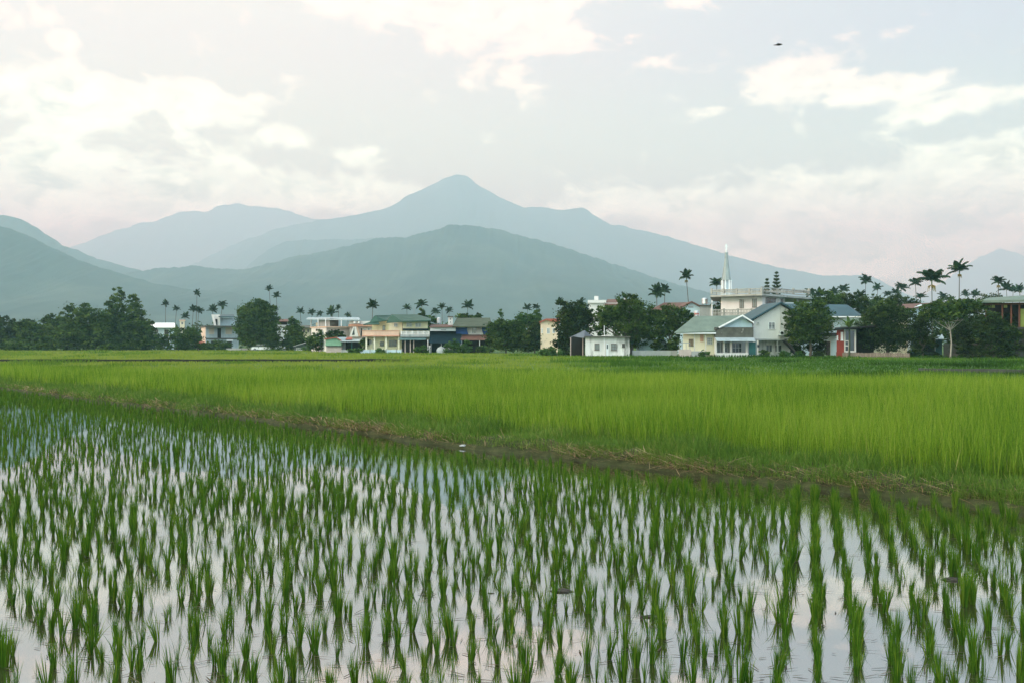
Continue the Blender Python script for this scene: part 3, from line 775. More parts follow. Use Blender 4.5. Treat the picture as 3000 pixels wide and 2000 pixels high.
# ---------- tall white house with dark teal gable
b = Bld('gable_house', 'white two-storey house with dark teal gable roof and steep outside staircase', 'house', 2270, 144)
g1 = Fac((2207, 144), (2335, 144))
b.poly('wall', g1, [(2207, 993), (2207, 939), (2285, 893), (2345, 929), (2345, 993)], WHITE, 0, 9)
b.block('ground_wall', [(2222, 146), (2345, 146), (2345, 153), (2222, 153)], 993.3, None, MOULD)
mb = MB(); g1.poly(mb, [(2197, 940), (2285, 889.5), (2285, 885), (2197, 935)], .8, 11); g1.poly(mb, [(2285.3, 889.5), (2356, 932), (2356, 927), (2285.3, 885)], .8, 11); b.part('roof', mb, TEALR)
b.rect('floor_slab', g1, 2206, 2346, 992.5, 997, GREYW, .15, 2.2)
mb = MB(); g1.rect(mb, 2213, 2218, 997, 1047, .1, .3); g1.rect(mb, 2276, 2279, 997, 1047, .1, .25); b.part('pillar', mb, GREYW)
b.window(g1, 2217, 2225, 944, 952, bars=2, rows=1); b.window(g1, 2251, 2271, 944, 965, TRIM, GLASS, bars=1, rows=4)
b.window(g1, 2254, 2273, 1009, 1031, out=-2.0, gm=GLASS); b.window(g1, 2281, 2301, 1010, 1031, out=-2.0); b.window(g1, 2223, 2236, 1009, 1018, out=-2.0)
mb = MB(); g1.rect(mb, 2285.2, 2286.6, 899, 992, .12, .1); b.part('drainpipe', mb, FRAME)
st = MB()
for k in range(14):
    x0 = 2287 + k * 3.1; y0 = 996 + k * 3.5; g1.rect(st, x0, x0 + 3.4, y0, y0 + 4.2, 2.0, 1.1)
s_ = b.part('staircase', st, DARK); mb = MB(); g1.poly(mb, [(2286, 993), (2291, 993), (2334, 1044), (2326, 1044)], 2.1, .08); b.part('stringer', mb, DOORD, s_)
g1b = g1
ac = b.rect('air_conditioner', g1, 2282, 2294, 970, 982, TRIM, .6, .5)
mb = MB(); c = g1.pt(2287.5, 976, .62); mb.tube([c, c + Vector((0, -.03, 0))], .22, 12); b.part('fan', mb, DARK, ac)
mb = MB(); g1.rect(mb, 2279, 2300, 982.3, 984, .7, .7); b.part('bracket', mb, METAL, ac)
# long teal-roofed house behind it
b = Bld('long_house', 'long pale blue house with dark teal hipped roof behind the bushy round tree', 'house', 2420, 158)
h1 = Fac((2300, 158), (2512, 158))
b.block('wall', [(2330, 158), (2512, 158), (2512, 170), (2330, 170)], 925, None, BLUEW)
b.slab('roof', [[(2300, 927, 156.8), (2522, 930, 156.8), (2482, 893, 164), (2284, 889, 164)], [(2522, 930, 156.8), (2524, 922, 171), (2482, 893, 164)]], TEALR, .12)
b.rect('gutter', h1, 2420, 2521, 927.5, 931, TRIM, 1.35, .12)
b.window(h1, 2432, 2442, 945, 962, gm=LGLASS); b.window(h1, 2480, 2492, 945, 962, gm=LGLASS)
b.awning(h1, 2405, 2450, 975, 984, 1.6, DARK); b.door(h1, 2418, 2432, 1000, 1040, DOORD)

# ---------- big white house with two balustraded terraces
b = Bld('terrace_house', 'big white three-storey house with weathered balustraded roof terrace overhanging its walls', 'house', 2230, 168)
L, Cn, Rr = (2112, 172), (2233, 168), (2300, 176)
t1, t2 = Fac(L, Cn), Fac(Cn, Rr)
b.block('wall', [Cn, L, (2112, 186), (2300, 188), Rr], 864, None, CHURCH)
o1, o2, o3 = (2081, 171), (2233, 165), (2374, 180)
mb = MB(); zt, zb = Z(860, 165), Z(866, 165)
mb.extrude([(W(*p), p[1], zb) for p in (o2, o1, (2085, 190), (2374, 195), o3)], (0, 0, zt - zb)); b.part('terrace_slab', mb, BALU)
e1, e2 = Fac(o1, o2), Fac(o2, o3)
b.balustrade(e1, 2081.5, 2232.5, 847, 860, 4, BALU, out=-.05, nb=10); b.balustrade(e2, 2233.5, 2373.5, 847, 861, 3, BALU, out=-.05, nb=12)
b.rect('stair_head', t2, 2240, 2268, 829, 845, CHURCH, -6, 3) if False else None
b.window(t1, 2167, 2179, 878, 904, FRAMED, LGLASS, bars=1); b.window(t1, 2204, 2217, 876, 902, FRAMED, LGLASS, bars=1)
b.window(t2, 2243, 2272, 873, 904, FRAMED, GLASS, bars=3); b.rect('column', t2, 2276, 2284, 868, 905, CHURCH, .15, .3); b.window(t2, 2284.5, 2293, 876, 903, FRAMED, GLASS)
mb = MB(); x, y = W(2337, 178), 178; mb.box(x - .18, x + .18, y - .18, y + .18, 0, zb); b.part('column', mb, BALU)
l1, l2 = (2079, 170), (2243, 165.5); q1 = Fac(l1, l2)
mb = MB(); za, zc = Z(924, 166), Z(929, 166); mb.extrude([(W(*p), p[1], zc) for p in (l2, l1, (2083, 178), (2300, 174))], (0, 0, za - zc)); b.part('balcony_slab', mb, BALU)
b.balustrade(q1, 2079.5, 2242.5, 906, 924, 4, BALU, out=-.05, nb=9)
mb = MB()
for px in (2158, 2186, 2214): t1.rect(mb, px - 1, px + 4, 864.5, 870, .5, .6)
b.part('bracket', mb, CHURCH)
# spire
b = Bld('church_spire', 'slender white church spire with a cross on its tip behind the balustraded house', 'spire', 2128, 186)
D = 186; cx = W(2128, D); mpp = D / F
def ring(py, rpx, n=8, rot=math.pi / 8): return [(cx + rpx * mpp * math.cos(rot + k * 2 * math.pi / n), D + rpx * mpp * math.sin(rot + k * 2 * math.pi / n), Z(py, D)) for k in range(n)]
SP = mat('spire_sheet', (.26, .31, .30), .6, .15, .8)
mb = MB(); a_, c_ = ring(822, 13.5), ring(755, 4.6)
for k in range(8): mb.face([a_[k], a_[(k + 1) % 8], c_[(k + 1) % 8], c_[k]])
mb.face(list(reversed(a_))); mb.face(c_); b.part('steeple', mb, SP)
mb = MB()
for r0, y0, y1 in ((5.4, 752, 755), (4.2, 742.5, 752), (5.6, 740.5, 742.5)):
    p = ring(y1, r0); mb.extrude(p, (0, 0, (y1 - y0) * mpp))
b.part('lantern', mb, SP)
mb = MB(); r_ = .11; z0, z1 = Z(740.5, D), Z(715, D)
mb.box(cx - r_, cx + r_, D - r_, D + r_, z0, z1); zm = Z(723, D)
mb.box(cx - .34, cx - r_, D - r_ * .9, D + r_ * .9, zm - .1, zm + .1); mb.box(cx + r_, cx + .34, D - r_ * .9, D + r_ * .9, zm - .1, zm + .1); mb.lathe(cx, D, [(Z(735, D), .22), (Z(733.5, D), .22)], 8); b.part('cross', mb, TRIM)
mb = MB(); p = ring(848, 6.5); mb.extrude(p, (0, 0, 26 * mpp)); b.part('core', mb, BLUEW)
for k in range(8):
    q = ring(848, 14)[k]; mb = MB(); mb.box(q[0] - .09, q[0] + .09, q[1] - .09, q[1] + .09, -.1, Z(822, D)); b.part('post', mb, TRIM)
mb = MB(); p = ring(850, 15); mb.extrude(p, (0, 0, -p[0][2] - .1)); b.part('tower', mb, BLUEW)

# ---------- pale blue gabled house with brown roof (between palms and terrace house)
b = Bld('blue_gable_house', 'pale blue house with brown red gable roof behind the leaning palm', 'house', 2025, 178)
c1 = Fac((1985, 178), (2064, 178))
b.poly('wall', c1, [(1985, 1043), (1985, 908), (2025.5, 887), (2064, 908), (2064, 1043)], BLUEW, 0, 12)
mb = MB(); c1.poly(mb, [(1982, 910), (2025.5, 887), (2025.5, 883), (1982, 905.5)], .5, 13); c1.poly(mb, [(2025.8, 887), (2068, 909.5), (2068, 905), (2025.8, 883)], .5, 13); b.part('roof', mb, BRNR)
b.slab('side_roof', [[(1900, 910, 181), (1981, 910, 181), (2022, 886, 186), (1945, 887, 186)]], BRNR, .12)
b.block('side_wall', [(1905, 182), (1984, 182), (1984, 189), (1905, 189)], 909, None, BLUEW)
b.rect('vent', c1, 2016, 2031, 897, 902, METAL, .06, .1)
def tank(name, label, px, y0, y1, w, D, m, band=None):
    t = Bld(name, label, 'water tank', px, D); r = w / 2 * D / F; cx = W(px, D); z0, z1 = Z(y1, D), Z(y0, D); h = z1 - z0
    mb = MB(); prof = [(z0 + h * .16, r * .95), (z0 + h * .17, r), (z0 + h * .4, r), (z0 + h * .41, r * .97), (z0 + h * .62, r * .97), (z0 + h * .63, r), (z0 + h * .84, r), (z0 + h * .94, r * .7), (z1, r * .25)]
    mb.lathe(cx, D, prof, 16); t.part('tank', mb, m, smooth=False)
    if band: mb = MB(); mb.lathe(cx, D, [(z0 + h * .45, r * 1.02), (z0 + h * .60, r * 1.02)], 16); t.part('band', mb, band)
    for k in range(4):
        q = math.pi / 4 + k * math.pi / 2; mb = MB(); X, Y = cx + r * .8 * math.cos(q), D + r * .8 * math.sin(q); mb.tube([(X, Y, z0 - .1), (X, Y, z0 + h * .16)], .05, 5); t.part('leg', mb, METAL)
    return t
tank('water_tank', 'small steel water tank with red band on the grey roof before the pale blue gable', 2040, 910, 932, 16, 160, STEEL, REDBAND)
tank('water_tank', 'domed steel water tank standing right of the brown red gable', 2064, 873, 894, 18, 176, STEEL)
b = Bld('tank_house', 'small grey flat roofed house carrying the red banded water tank', 'house', 2040, 161)
b.block('wall', [(2020, 159), (2062, 159), (2062, 166), (2020, 166)], 934, None, GREYW); b.block('roof', [(2018, 158.5), (2064, 158.5), (2064, 166.5), (2018, 166.5)], 931.5, 934.2, DARKC); b.window(Fac((2020, 159), (2062, 159)), 2024, 2034, 945, 960, gm=GLASS)
b = Bld('tank_stand', 'dim grey block under the domed steel water tank', 'house', 2066, 177)
b.block('wall', [(2050, 174.5), (2082, 174.5), (2082, 182), (2050, 182)], 897, None, GREYW); b.block('roof', [(2049, 174.2), (2083, 174.2), (2083, 182.3), (2049, 182.3)], 894, 897.1, DARKC)

# ---------- red house with glass front, pale green lean-to roof
b = Bld('red_house', 'small red walled house with white framed dark doors behind the board fence', 'house', 2480, 137)
r1 = Fac((2451, 137), (2560, 137))
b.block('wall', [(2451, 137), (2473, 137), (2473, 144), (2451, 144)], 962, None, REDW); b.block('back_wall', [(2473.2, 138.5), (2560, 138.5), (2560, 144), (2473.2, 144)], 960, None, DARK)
mb = MB()
for x0, x1, y0, y1 in ((2473.3, 2477, 962, 1032), (2504, 2508, 966, 1032), (2477, 2504, 966, 969), (2477, 2487, 997, 1000), (2477, 2487, 1011, 1014), (2486, 2489, 997, 1032), (2477, 2504, 1027, 1032)): r1.rect(mb, x0, x1, y0, y1, 0, .2)
fr_ = b.part('door_frame', mb, FRAME); mb = MB(); r1.rect(mb, 2477, 2504, 969, 1027, -.15, .06); b.part('pane', mb, GLASS, fr_)
b.window(r1, 2463, 2470, 973, 998, TRIM, TRIM, bars=0); b.window(r1, 2451.5, 2455, 983, 997, TRIM, TRIM, bars=0)
b.slab('roof', [[(2446, 963, 135.6), (2566, 953, 135.6), (2566, 952, 145), (2446, 960, 145)]], DARK, .22)
b.slab('upper_roof', [[(2462, 957, 139), (2530, 955, 139), (2522, 932, 144), (2470, 934, 144)]], PGREEN, .1)
f = Bld('board_fence', 'weathered brown grey board fence along the field before the red house', 'fence', 2560, 136)
fb = Fac((2448, 137.5), (2668, 132)); n_ = 44
for seg_ in range(4):
    mb = MB(); a0, a1 = 2449 + seg_ * 54.2, 2449 + (seg_ + 1) * 54.2
    for k in range(11):
        x = a0 + k * (a1 - a0) / 11; fb.rect(mb, x, x + 4.3, 1031.5 + rnd.uniform(-1.3, 1.3) + seg_ * .6, 1054, rnd.uniform(-.02, .03), .05)
    f.part('board_panel', mb, WOOD)
    mb = MB(); fb.rect(mb, a0 + .4, a0 + 3, 1030 + seg_ * .6, 1056, -.07, .1); f.part('post', mb, WOOD)

# ---------- blue house with brown mono-pitch roof, far right
b = Bld('blue_lean_house', 'pale blue house with sloping brown roof half hidden by the right hand trees', 'house', 2690, 150)
p1 = Fac((2666, 150), (2730, 150))
b.poly('wall', p1, [(2666, 1042), (2666, 905), (2728, 890), (2728, 1042)], BLUEW, 0, 9)
b.block('cream_wall', [(2552, 151), (2665.5, 151), (2665.5, 160), (2552, 160)], 909, None, CREAM)
b.slab('roof', [[(2545, 911, 149.3), (2664, 905.5, 149.3), (2727, 887.5, 156), (2610, 893, 156)], [(2664.3, 905.3, 149.3), (2733, 886.6, 149.3), (2730, 886.5, 160), (2664.3, 904, 160)]], BRNR, .2)
b.window(p1, 2690, 2708, 925, 945, gm=LGLASS); b.window(Fac((2552, 151), (2665, 151)), 2575, 2592, 925, 945)
b = Bld('turquoise_shed', 'low turquoise shed in the gloom under the flat topped tree', 'shed', 2710, 140)
p2 = Fac((2668, 140), (2762, 140)); b.block('wall', [(2670, 140), (2760, 140), (2760, 146), (2670, 146)], 990, None, mat('turquoise_wall', (.055, .14, .16), .8, .3, .8)); b.slab('roof', [[(2664, 994, 138.8), (2766, 992, 138.8), (2762, 980, 147), (2668, 982, 147)]], AWN, .1)
b.door(p2, 2706, 2738, 996, 1040, DARK); b.rect('beam', p2, 2704, 2744, 991.5, 994, TRIM, .3, .15)
b = Bld('block_wall', 'grey concrete wall behind the thin pale trunk', 'wall', 2790, 136); pw = Fac((2764, 136), (2890, 134)); b.rect('wall', pw, 2764, 2890, 1006, 1056, mat('dim_wall', (.07, .07, .06), .9, .4, .8), 0, .3)
# pavilion with rust red columns
b = Bld('pavilion', 'open upstairs pavilion with flat grey green roof on rust red columns at far right', 'pavilion', 2960, 130)
v1 = Fac((2878, 130), (3120, 126))
b.block('wall', [(2884, 131), (3120, 127.5), (3120, 140), (2884, 142)], 962, None, mat('dark_lower_wall', (.06, .06, .05), .9, .4, .8))  # lower wall given a dark tone overall
b.slab('roof', [[(2868, 881, 129), (3130, 876, 124.5), (3130, 858, 140), (2900, 872, 141)]], PGREEN, .3)
b.rect('beam', v1, 2876, 3120, 888, 893, REDC, .1, .3)
for x in (2886, 2934, 2960, 2984, 3030, 3080): b.rect('column', v1, x, x + 5, 893, 962, REDC, .1, .35)
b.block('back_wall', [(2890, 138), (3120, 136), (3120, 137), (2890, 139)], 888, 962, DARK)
for x in (2990, 3004): b.rect('panel', v1, x, x + 12, 905, 962, YGLASS, -.3, .06)
for x in (2893, 2905, 2941): b.rect('panel', v1, x, x + 10, 893.5, 902, YGLASS, -.3, .06)
b.rect('railing', v1, 2886, 3120, 958, 964, DOORD, .2, .1)

# ---------- low mouldy white house in the middle
b = Bld('white_cottage', 'low mould streaked white house with flat roof beside the dark tree trunk', 'cottage', 1778, 143)
k1 = Fac((1715, 143), (1844, 143))
b.block('wall', [(1715, 143), (1844, 143), (1844, 150), (1715, 150)], 988, None, MOULD)
b.block('roof', [(1711, 142.4), (1847, 142.4), (1847, 150.6), (1711, 150.6)], 985, 988.3, DARKC)
b.window(k1, 1742, 1756, 1006, 1026, FRAMED, LGLASS, bars=2); b.window(k1, 1790, 1806, 1006, 1027, FRAMED, LGLASS, bars=2, rows=1); b.window(k1, 1822, 1831, 1006, 1018, FRAMED, GLASS)
d = b.door(k1, 1775.5, 1783, 1006, 1041, TRIM); b.rect('door_glass', k1, 1777.5, 1781, 1009, 1021, GLASS, .09, .03, d)
mb = MB(); x = W(1770.5, 142.6); mb.tube([(x, 142.7, -.1), (x, 142.7, Z(954, 142.7))], .05, 6); pm = mb.build('pole', TRIM, None, (x, 142.7, 0)); tag(pm, 'thin white pole rising in front of the low white house', 'pole')
b = Bld('lean_to_shed', 'dark open lean-to shed with crumpled grey sheet roof beside the low white house', 'shed', 1695, 144)
k2 = Fac((1668, 144), (1714, 144))
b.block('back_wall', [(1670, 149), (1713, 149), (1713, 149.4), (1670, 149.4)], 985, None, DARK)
b.slab('roof', [[(1680, 985, 143), (1713, 967.5, 145), (1735, 985, 146), (1712, 990, 143)], [(1666, 990, 144), (1682, 983, 144), (1713, 967.5, 145), (1700, 975, 150)]], GTARP, .06)
mb = MB(); k2.rect(mb, 1706.5, 1708.5, 988, 1043, 0, .1); k2.rect(mb, 1671, 1673, 988, 1043, 0, .1); b.part('post', mb, PINK)
b = Bld('green_gable_sheds', 'pair of small pale blue green gabled sheds under the trees', 'shed', 1912, 150)
for x0, xm, x1, yt in ((1873, 1888, 1917, 994), (1918, 1932, 1958, 996)):
    fs = Fac((x0, 150), (x1, 150)); p = b.poly('wall', fs, [(x0, 1043), (x0, yt + 13), (xm + 6, yt), (x1, yt + 15), (x1, 1043)], mat('faded_green_wall', (.26, .36, .36), .8, .25, .8), 0, 4)
    mb = MB(); fs.poly(mb, [(x0 - 3, yt + 14), (xm + 6, yt), (xm + 6, yt - 4), (x0 - 3, yt + 10)], .4, 5); fs.poly(mb, [(xm + 6.3, yt), (x1 + 2, yt + 16), (x1 + 2, yt + 12), (xm + 6.3, yt - 4)], .4, 5); b.part('roof', mb, AWN)
b = Bld('stone_wall', 'rough grey garden wall with weeds between the big trunk and the cream bungalow', 'wall', 1915, 145); fs = Fac((1852, 145), (1985, 145)); b.rect('wall', fs, 1853, 1985, 1026, 1048, GREYW, 0, .3)
# white house behind the big tree
b = Bld('white_tall_house', 'tall white house with brown roof glimpsed through the big broad tree', 'house', 1790, 176)
k3 = Fac((1724, 176), (1850, 176)); b.block('wall', [(1724, 176), (1850, 176), (1850, 188), (1724, 188)], 888, None, WHITE)
b.block('parapet', [(1722, 175.6), (1776, 175.6), (1776, 182), (1722, 182)], 879.5, 888.2, WHITE); b.slab('roof', [[(1772, 892, 175), (1850, 892, 175), (1842, 877, 181), (1779, 877, 181)]], BRNR, .15)
b.block('stair_head', [(1741, 178), (1753, 178), (1753, 182), (1741, 182)], 868, 879.4, WHITE); b.block('chimney', [(1829, 180), (1836, 180), (1836, 182), (1829, 182)], 868, 890, WHITE)
b.window(k3, 1755, 1768, 915, 935); b.window(k3, 1790, 1803, 915, 935); b.window(k3, 1735, 1745, 940, 965)
# cream house with red roof
b = Bld('red_roof_house', 'narrow cream house with red tile roof between two dark trees', 'house', 1608, 178)
k4 = Fac((1584, 178), (1634, 178)); b.poly('wall', k4, [(1584, 1037), (1584, 944), (1600, 937), (1634, 947), (1634, 1037)], mat('peach_cream', (.68, .55, .40), .8, .12, .6), 0, 8)
mb = MB(); k4.poly(mb, [(1582, 946), (1600, 938), (1600, 934), (1582, 942)], .5, 9); k4.poly(mb, [(1600.3, 938), (1640, 949), (1640, 934.5), (1600.3, 934)], .5, 9); b.part('roof', mb, REDR)
b.window(k4, 1602, 1611, 961, 978, TRIM, LGLASS); b.window(k4, 1618, 1626, 961, 976, TRIM, LGLASS); b.window(k4, 1586, 1590, 962, 976, TRIM, LGLASS, bars=0)
# ---------- blue fronted shop and house with blue sheets
b = Bld('blue_shop', 'long dark blue shopfront under a white fascia board', 'shop', 1298, 188)
s1 = Fac((1259, 188), (1352, 188))
b.block('wall', [(1260, 190), (1350, 190), (1350, 200), (1260, 200)], 957, None, NAVY)
b.rect('fascia', s1, 1260.5, 1335, 957, 970, mat('white_fascia', (.66, .70, .72), .6, .1, .5), .2, .2); b.rect('sign', s1, 1292, 1307, 965.5, 968, METAL, .24, .03)
b.slab('roof', [[(1258, 957.5, 187), (1340, 956.5, 187), (1336, 950, 196), (1262, 951, 196)]], BRNR, .15)
b.slab('awning', [[(1258, 1004, 185), (1352, 1005, 185), (1352, 972, 189.6), (1259, 971, 189.6)]], NAVY, .08)
for x in (1262, 1292, 1322, 1348): b.rect('post', Fac((1258, 185.2), (1352, 185.2)), x, x + 1.5, 1006, 1037, METAL, 0, .1)
tank('water_tank', 'white water tank on the roof left of the white pillar box', 1286, 930, 950, 12, 193, TARP)
c = Bld('roof_box', 'white pillar shaped box with two dark openings on the brown roof', 'stair box', 1320, 193); q = Fac((1313, 193), (1327, 193))
c.block('wall', [(1313, 193), (1326.5, 193), (1326.5, 195), (1313, 195)], 929, 953, WHITE); c.block('roof', [(1311, 192.6), (1328, 192.6), (1328, 195.4), (1311, 195.4)], 926.5, 929.2, DARKC); c.window(q, 1317, 1322, 932, 938, bars=0); c.window(q, 1317, 1322, 941, 947, bars=0, gm=LGLASS)
b = Bld('blue_sheet_house', 'white house patched with bright blue sheets under a mossy roof and brown porch', 'house', 1385, 189)
s2 = Fac((1336, 189), (1440, 189))
b.block('wall', [(1353, 189), (1438, 189), (1438, 200), (1353, 200)], 955, None, WHITE)
b.poly('blue_sheet', s2, [(1336, 955.5), (1370, 955.5), (1368, 966), (1372, 980), (1336, 980)], BLUEP, .25, .12); b.poly('blue_sheet', s2, [(1412, 955.5), (1437, 955.5), (1437, 978), (1416, 980), (1412, 968)], BLUEP, .25, .12)
b.window(s2, 1382, 1395, 961, 977, TRIM, GLASS)
b.slab('roof', [[(1325, 957, 187), (1442, 956, 187), (1436, 931, 197), (1338, 932, 197)]], MOSSR, .2)
b.slab('porch_roof', [[(1349, 995, 186), (1440, 995.5, 186), (1434, 980.5, 189), (1353, 980.5, 189)]], BRNR, .1)
for x in (1351, 1404, 1436): b.rect('post', Fac((1349, 186.2), (1440, 186.2)), x, x + 2, 997, 1037, TRIM, 0, .14)
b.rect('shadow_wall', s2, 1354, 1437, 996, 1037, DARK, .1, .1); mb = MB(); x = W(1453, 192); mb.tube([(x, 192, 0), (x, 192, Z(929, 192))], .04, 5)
m_ = Bld('antenna', 'thin roof top television antenna with short arms right of the mossy roof', 'antenna', 1453, 192); m_.part('mast', mb, METAL)
mb = MB(); x0, x1 = W(1438, 192), W(1458, 192); mb.tube([(x0, 192, Z(933, 192)), (x1, 192, Z(933, 192))], .03, 4); m_.part('boom', mb, METAL)
mb = MB()
for px in (1441, 1446, 1451, 1456): xx = W(px, 192); mb.tube([(xx, 191.6, Z(933, 192)), (xx, 192.4, Z(933, 192))], .03, 4)
m_.part('element', mb, METAL)
def tarp(name, label, px, D, w, h, m, cat, seed):
    mb = MB(); n_, k_ = 12, 8; x0 = W(px, D); vs = {}
    for i in range(n_):
        for j in range(k_):
            u, v = i / (n_ - 1) * 2 - 1, j / (k_ - 1)
            r = (1 - v ** 3 * .35)
            vs[i, j] = (x0 + u * w / 2 * r + .10 * w * mnoise.noise(Vector((u * 2, v * 3, seed))), D + (1 - u * u) * -.35 * w * r * .6 + .1 * w * mnoise.noise(Vector((u * 3, v * 2, seed + 4))), h * v * (1 - .18 * abs(u)) + .06 * h * mnoise.noise(Vector((u * 4, v * 4, seed + 8))))
    for i in range(n_ - 1):
        for j in range(k_ - 1): mb.face([vs[i, j], vs[i + 1, j], vs[i + 1, j + 1], vs[i, j + 1]])
    back = [(x, 2 * D + .3 * w - y, z) for (x, y, z) in []]
    mb.face([vs[0, 0], vs[0, k_ - 1], (x0, D + .4 * w, h * .5), (x0, D + .5 * w, 0)]); mb.face([vs[n_ - 1, k_ - 1], vs[n_ - 1, 0], (x0, D + .5 * w, 0), (x0, D + .4 * w, h * .5)]); mb.face([vs[i, k_ - 1] for i in range(n_)] + [(x0, D + .4 * w, h * .5)])
    o = mb.build(name, m, None, (x0, D, 0), smooth=True); tag(o, label, cat)
tarp('white_tarp_heap', 'heap of goods under a white tarp before the dark blue shop', 1292, 183, 1.7, 1.35, TARP, 'tarp', 1.0)
tarp('white_tarp_heap', 'long low white tarp half hidden by the pale green bush', 1322, 185, 3.6, 1.2, TARP, 'tarp', 5.0)

# ---------- cream and salmon house with green roofs
b = Bld('green_roof_house', 'cream two-storey house with dark green roofs and a long salmon balcony', 'house', 1170, 190)
m1 = Fac((1066, 190), (1262, 190)); m2 = Fac((1179, 188.5), (1254, 188.5))
b.block('wall', [(1074, 190), (1260, 190), (1260, 203), (1074, 203)], 978, None, YCREAM)
b.block('upper_wall', [(1090, 193), (1179, 193), (1179, 203), (1090, 203)], 936, 980, YCREAM)
b.poly('gable_wall', Fac((1141, 190), (1180, 190)), [(1141, 978), (1141, 941), (1150, 931), (1179, 936), (1179, 978)], CREAM, .4, 10)
b.block('right_wall', [(1179.3, 189), (1253, 189), (1253, 202), (1179.3, 202)], 938, 972, YCREAM)
b.slab('roof', [[(1176, 941, 187.4), (1261, 938.5, 187.4), (1222, 921.5, 196), (1146, 921.5, 193)], [(1261, 938.5, 187.4), (1263, 933, 204), (1222, 921.5, 196)], [(1132, 944, 188.6), (1176.5, 941, 187.4), (1149, 922, 189)], ], GREENR, .2)
b.slab('left_roof', [[(1083, 944, 191), (1112, 941, 191), (1102, 924, 192), (1096, 926, 192)], [(1112, 941, 191), (1135, 938, 192), (1146, 923.5, 198), (1100, 924, 192)], [(1064, 950, 189.5), (1112, 949, 189.5), (1108, 941, 193), (1088, 941, 193)]], GREENR, .18)
b.poly('gable', Fac((1090, 192), (1115, 192)), [(1092, 943), (1103, 929), (1113, 938), (1113, 943)], YCREAM, .3, .2)
b.window(Fac((1141, 190), (1180, 190)), 1155, 1166, 947, 958, FRAME, LGLASS, out=.42); b.window(m2, 1190, 1206, 946, 958, FRAME, LGLASS, out=-.4); b.window(m2, 1216, 1233, 947, 958, FRAME, LGLASS, out=-.4); b.window(m1, 1115, 1123, 953, 968, FRAMED, LGLASS, out=-2.9, bars=0)
b.rect('balcony', m1, 1065, 1172, 970, 984, SALMONP, 1.6, .25); mb = MB(); m1.rect(mb, 1064, 1173, 968.5, 970.2, 1.68, .4); m1.rect(mb, 1064, 1173, 983, 986, 1.68, 4.4); b.part('balcony_trim', mb, SALMON)
b.rect('soffit_band', m2, 1179.5, 1255, 962.5, 969, NAVY, .1, .2); b.balustrade(m2, 1175, 1259, 971, 980, 5, WHITE, out=.5, nb=7); b.rect('slab', m2, 1174, 1260, 980.3, 987, GREYW, .6, 2)
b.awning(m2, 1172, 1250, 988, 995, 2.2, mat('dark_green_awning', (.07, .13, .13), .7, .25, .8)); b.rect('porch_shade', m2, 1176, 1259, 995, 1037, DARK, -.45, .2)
for x in (1188, 1203, 1213, 1256): b.rect('pillar', m2, x, x + 2.4, 994, 1037, PINK if x != 1256 else WHITE, 1.5 if x < 1250 else 3, .3)
for x in (1073.5, 1097, 1131, 1168): b.rect('column', m1, x, x + 4.5, 986.5, 1037, mat('bright_column', (.74, .71, .55), .8, .1, .6), 1.2, .35)
b.window(m1, 1113, 1125, 1000, 1014, FRAMED, GLASS); b.window(m1, 1139, 1163, 996, 1015, FRAMED, GLASS, bars=2); b.window(m1, 1082, 1090, 996, 1008, FRAME, LGLASS); b.door(m1, 1093, 1096.5, 994, 1022, DOORD)
mb = MB(); x = W(1213, 200); mb.tube([(x, 200, 0), (x, 200, Z(897, 200))], .04, 5); o = mb.build('mast', METAL, None, (x, 200, 0)); tag(o, 'very thin grey mast between the two palms above the green roof', 'mast')
b = Bld('front_wall', 'low pale blue grey garden wall before the salmon balcony house', 'wall', 1110, 184); fw = Fac((1053, 184), (1178, 184)); b.rect('wall', fw, 1053, 1177, 1024, 1040, BLUEW, 0, .25)
for x in (1053, 1083, 1131, 1160, 1175): b.rect('post', fw, x, x + 2.5, 1021, 1040, GREYW, .05, .35)
b = Bld('gate_post', 'pale round capped post standing before the dark porch', 'post', 1259, 183); fw = Fac((1250, 183), (1270, 183)); b.rect('shaft', fw, 1257, 1260.5, 1014, 1040, WHITE, 0, .25); b.rect('cap', fw, 1256.3, 1261.2, 1012, 1014, WHITE, .05, .35)

# ---------- salmon house with A-frame wall, white corner house with canopy roof
b = Bld('salmon_house', 'pale house with salmon parapet band and white A-shaped gable wall', 'house', 1055, 206)
n1 = Fac((1022, 206), (1094, 206))
b.block('wall', [(1024, 206), (1094, 206), (1094, 216), (1024, 216)], 957, None, PINK)
b.block('roof_wall', [(1023, 205.5), (1085, 205.5), (1085, 212), (1023, 212)], 941, 950, WHITE); b.rect('band', n1, 1022.5, 1094, 950.3, 957, SALMON, .7, 1)
b.poly('gable_wall', n1, [(1027, 986), (1038, 958), (1046, 958), (1053, 986)], WHITE, 1.4, .3); b.poly('gable_window', n1, [(1034, 982), (1041, 960), (1042, 982)], GLASS, 1.45, .06); b.poly('gable_brace', n1, [(1046.5, 958), (1050, 958), (1058, 986), (1054, 986)], SALMONP, 1.3, .3)
b.window(n1, 1066, 1073, 962, 976, TRIM, LGLASS); b.window(n1, 1077, 1084, 960, 978, TRIM, GLASS); b.door(n1, 1057, 1062, 962, 985, DOORD)
for x in (1036, 1048): tank('rooftop_tank', 'left rounded grey tank on the white parapet above the salmon band' if x == 1036 else 'right rounded grey tank on the white parapet above the salmon band', x + 4, 941, 948.5, 10, 204.6, STEEL)
b = Bld('canopy_house', 'white house with flat canopy roof on thin posts over its rooftop room', 'house', 970, 204)
ca_, cb_, cc_ = (912, 212), (956, 204), (1032, 208)
d1, d2 = Fac(ca_, cb_), Fac(cb_, cc_)
b.block('wall', [cb_, ca_, (930, 222), (1032, 220), cc_], 959, None, WHITE)
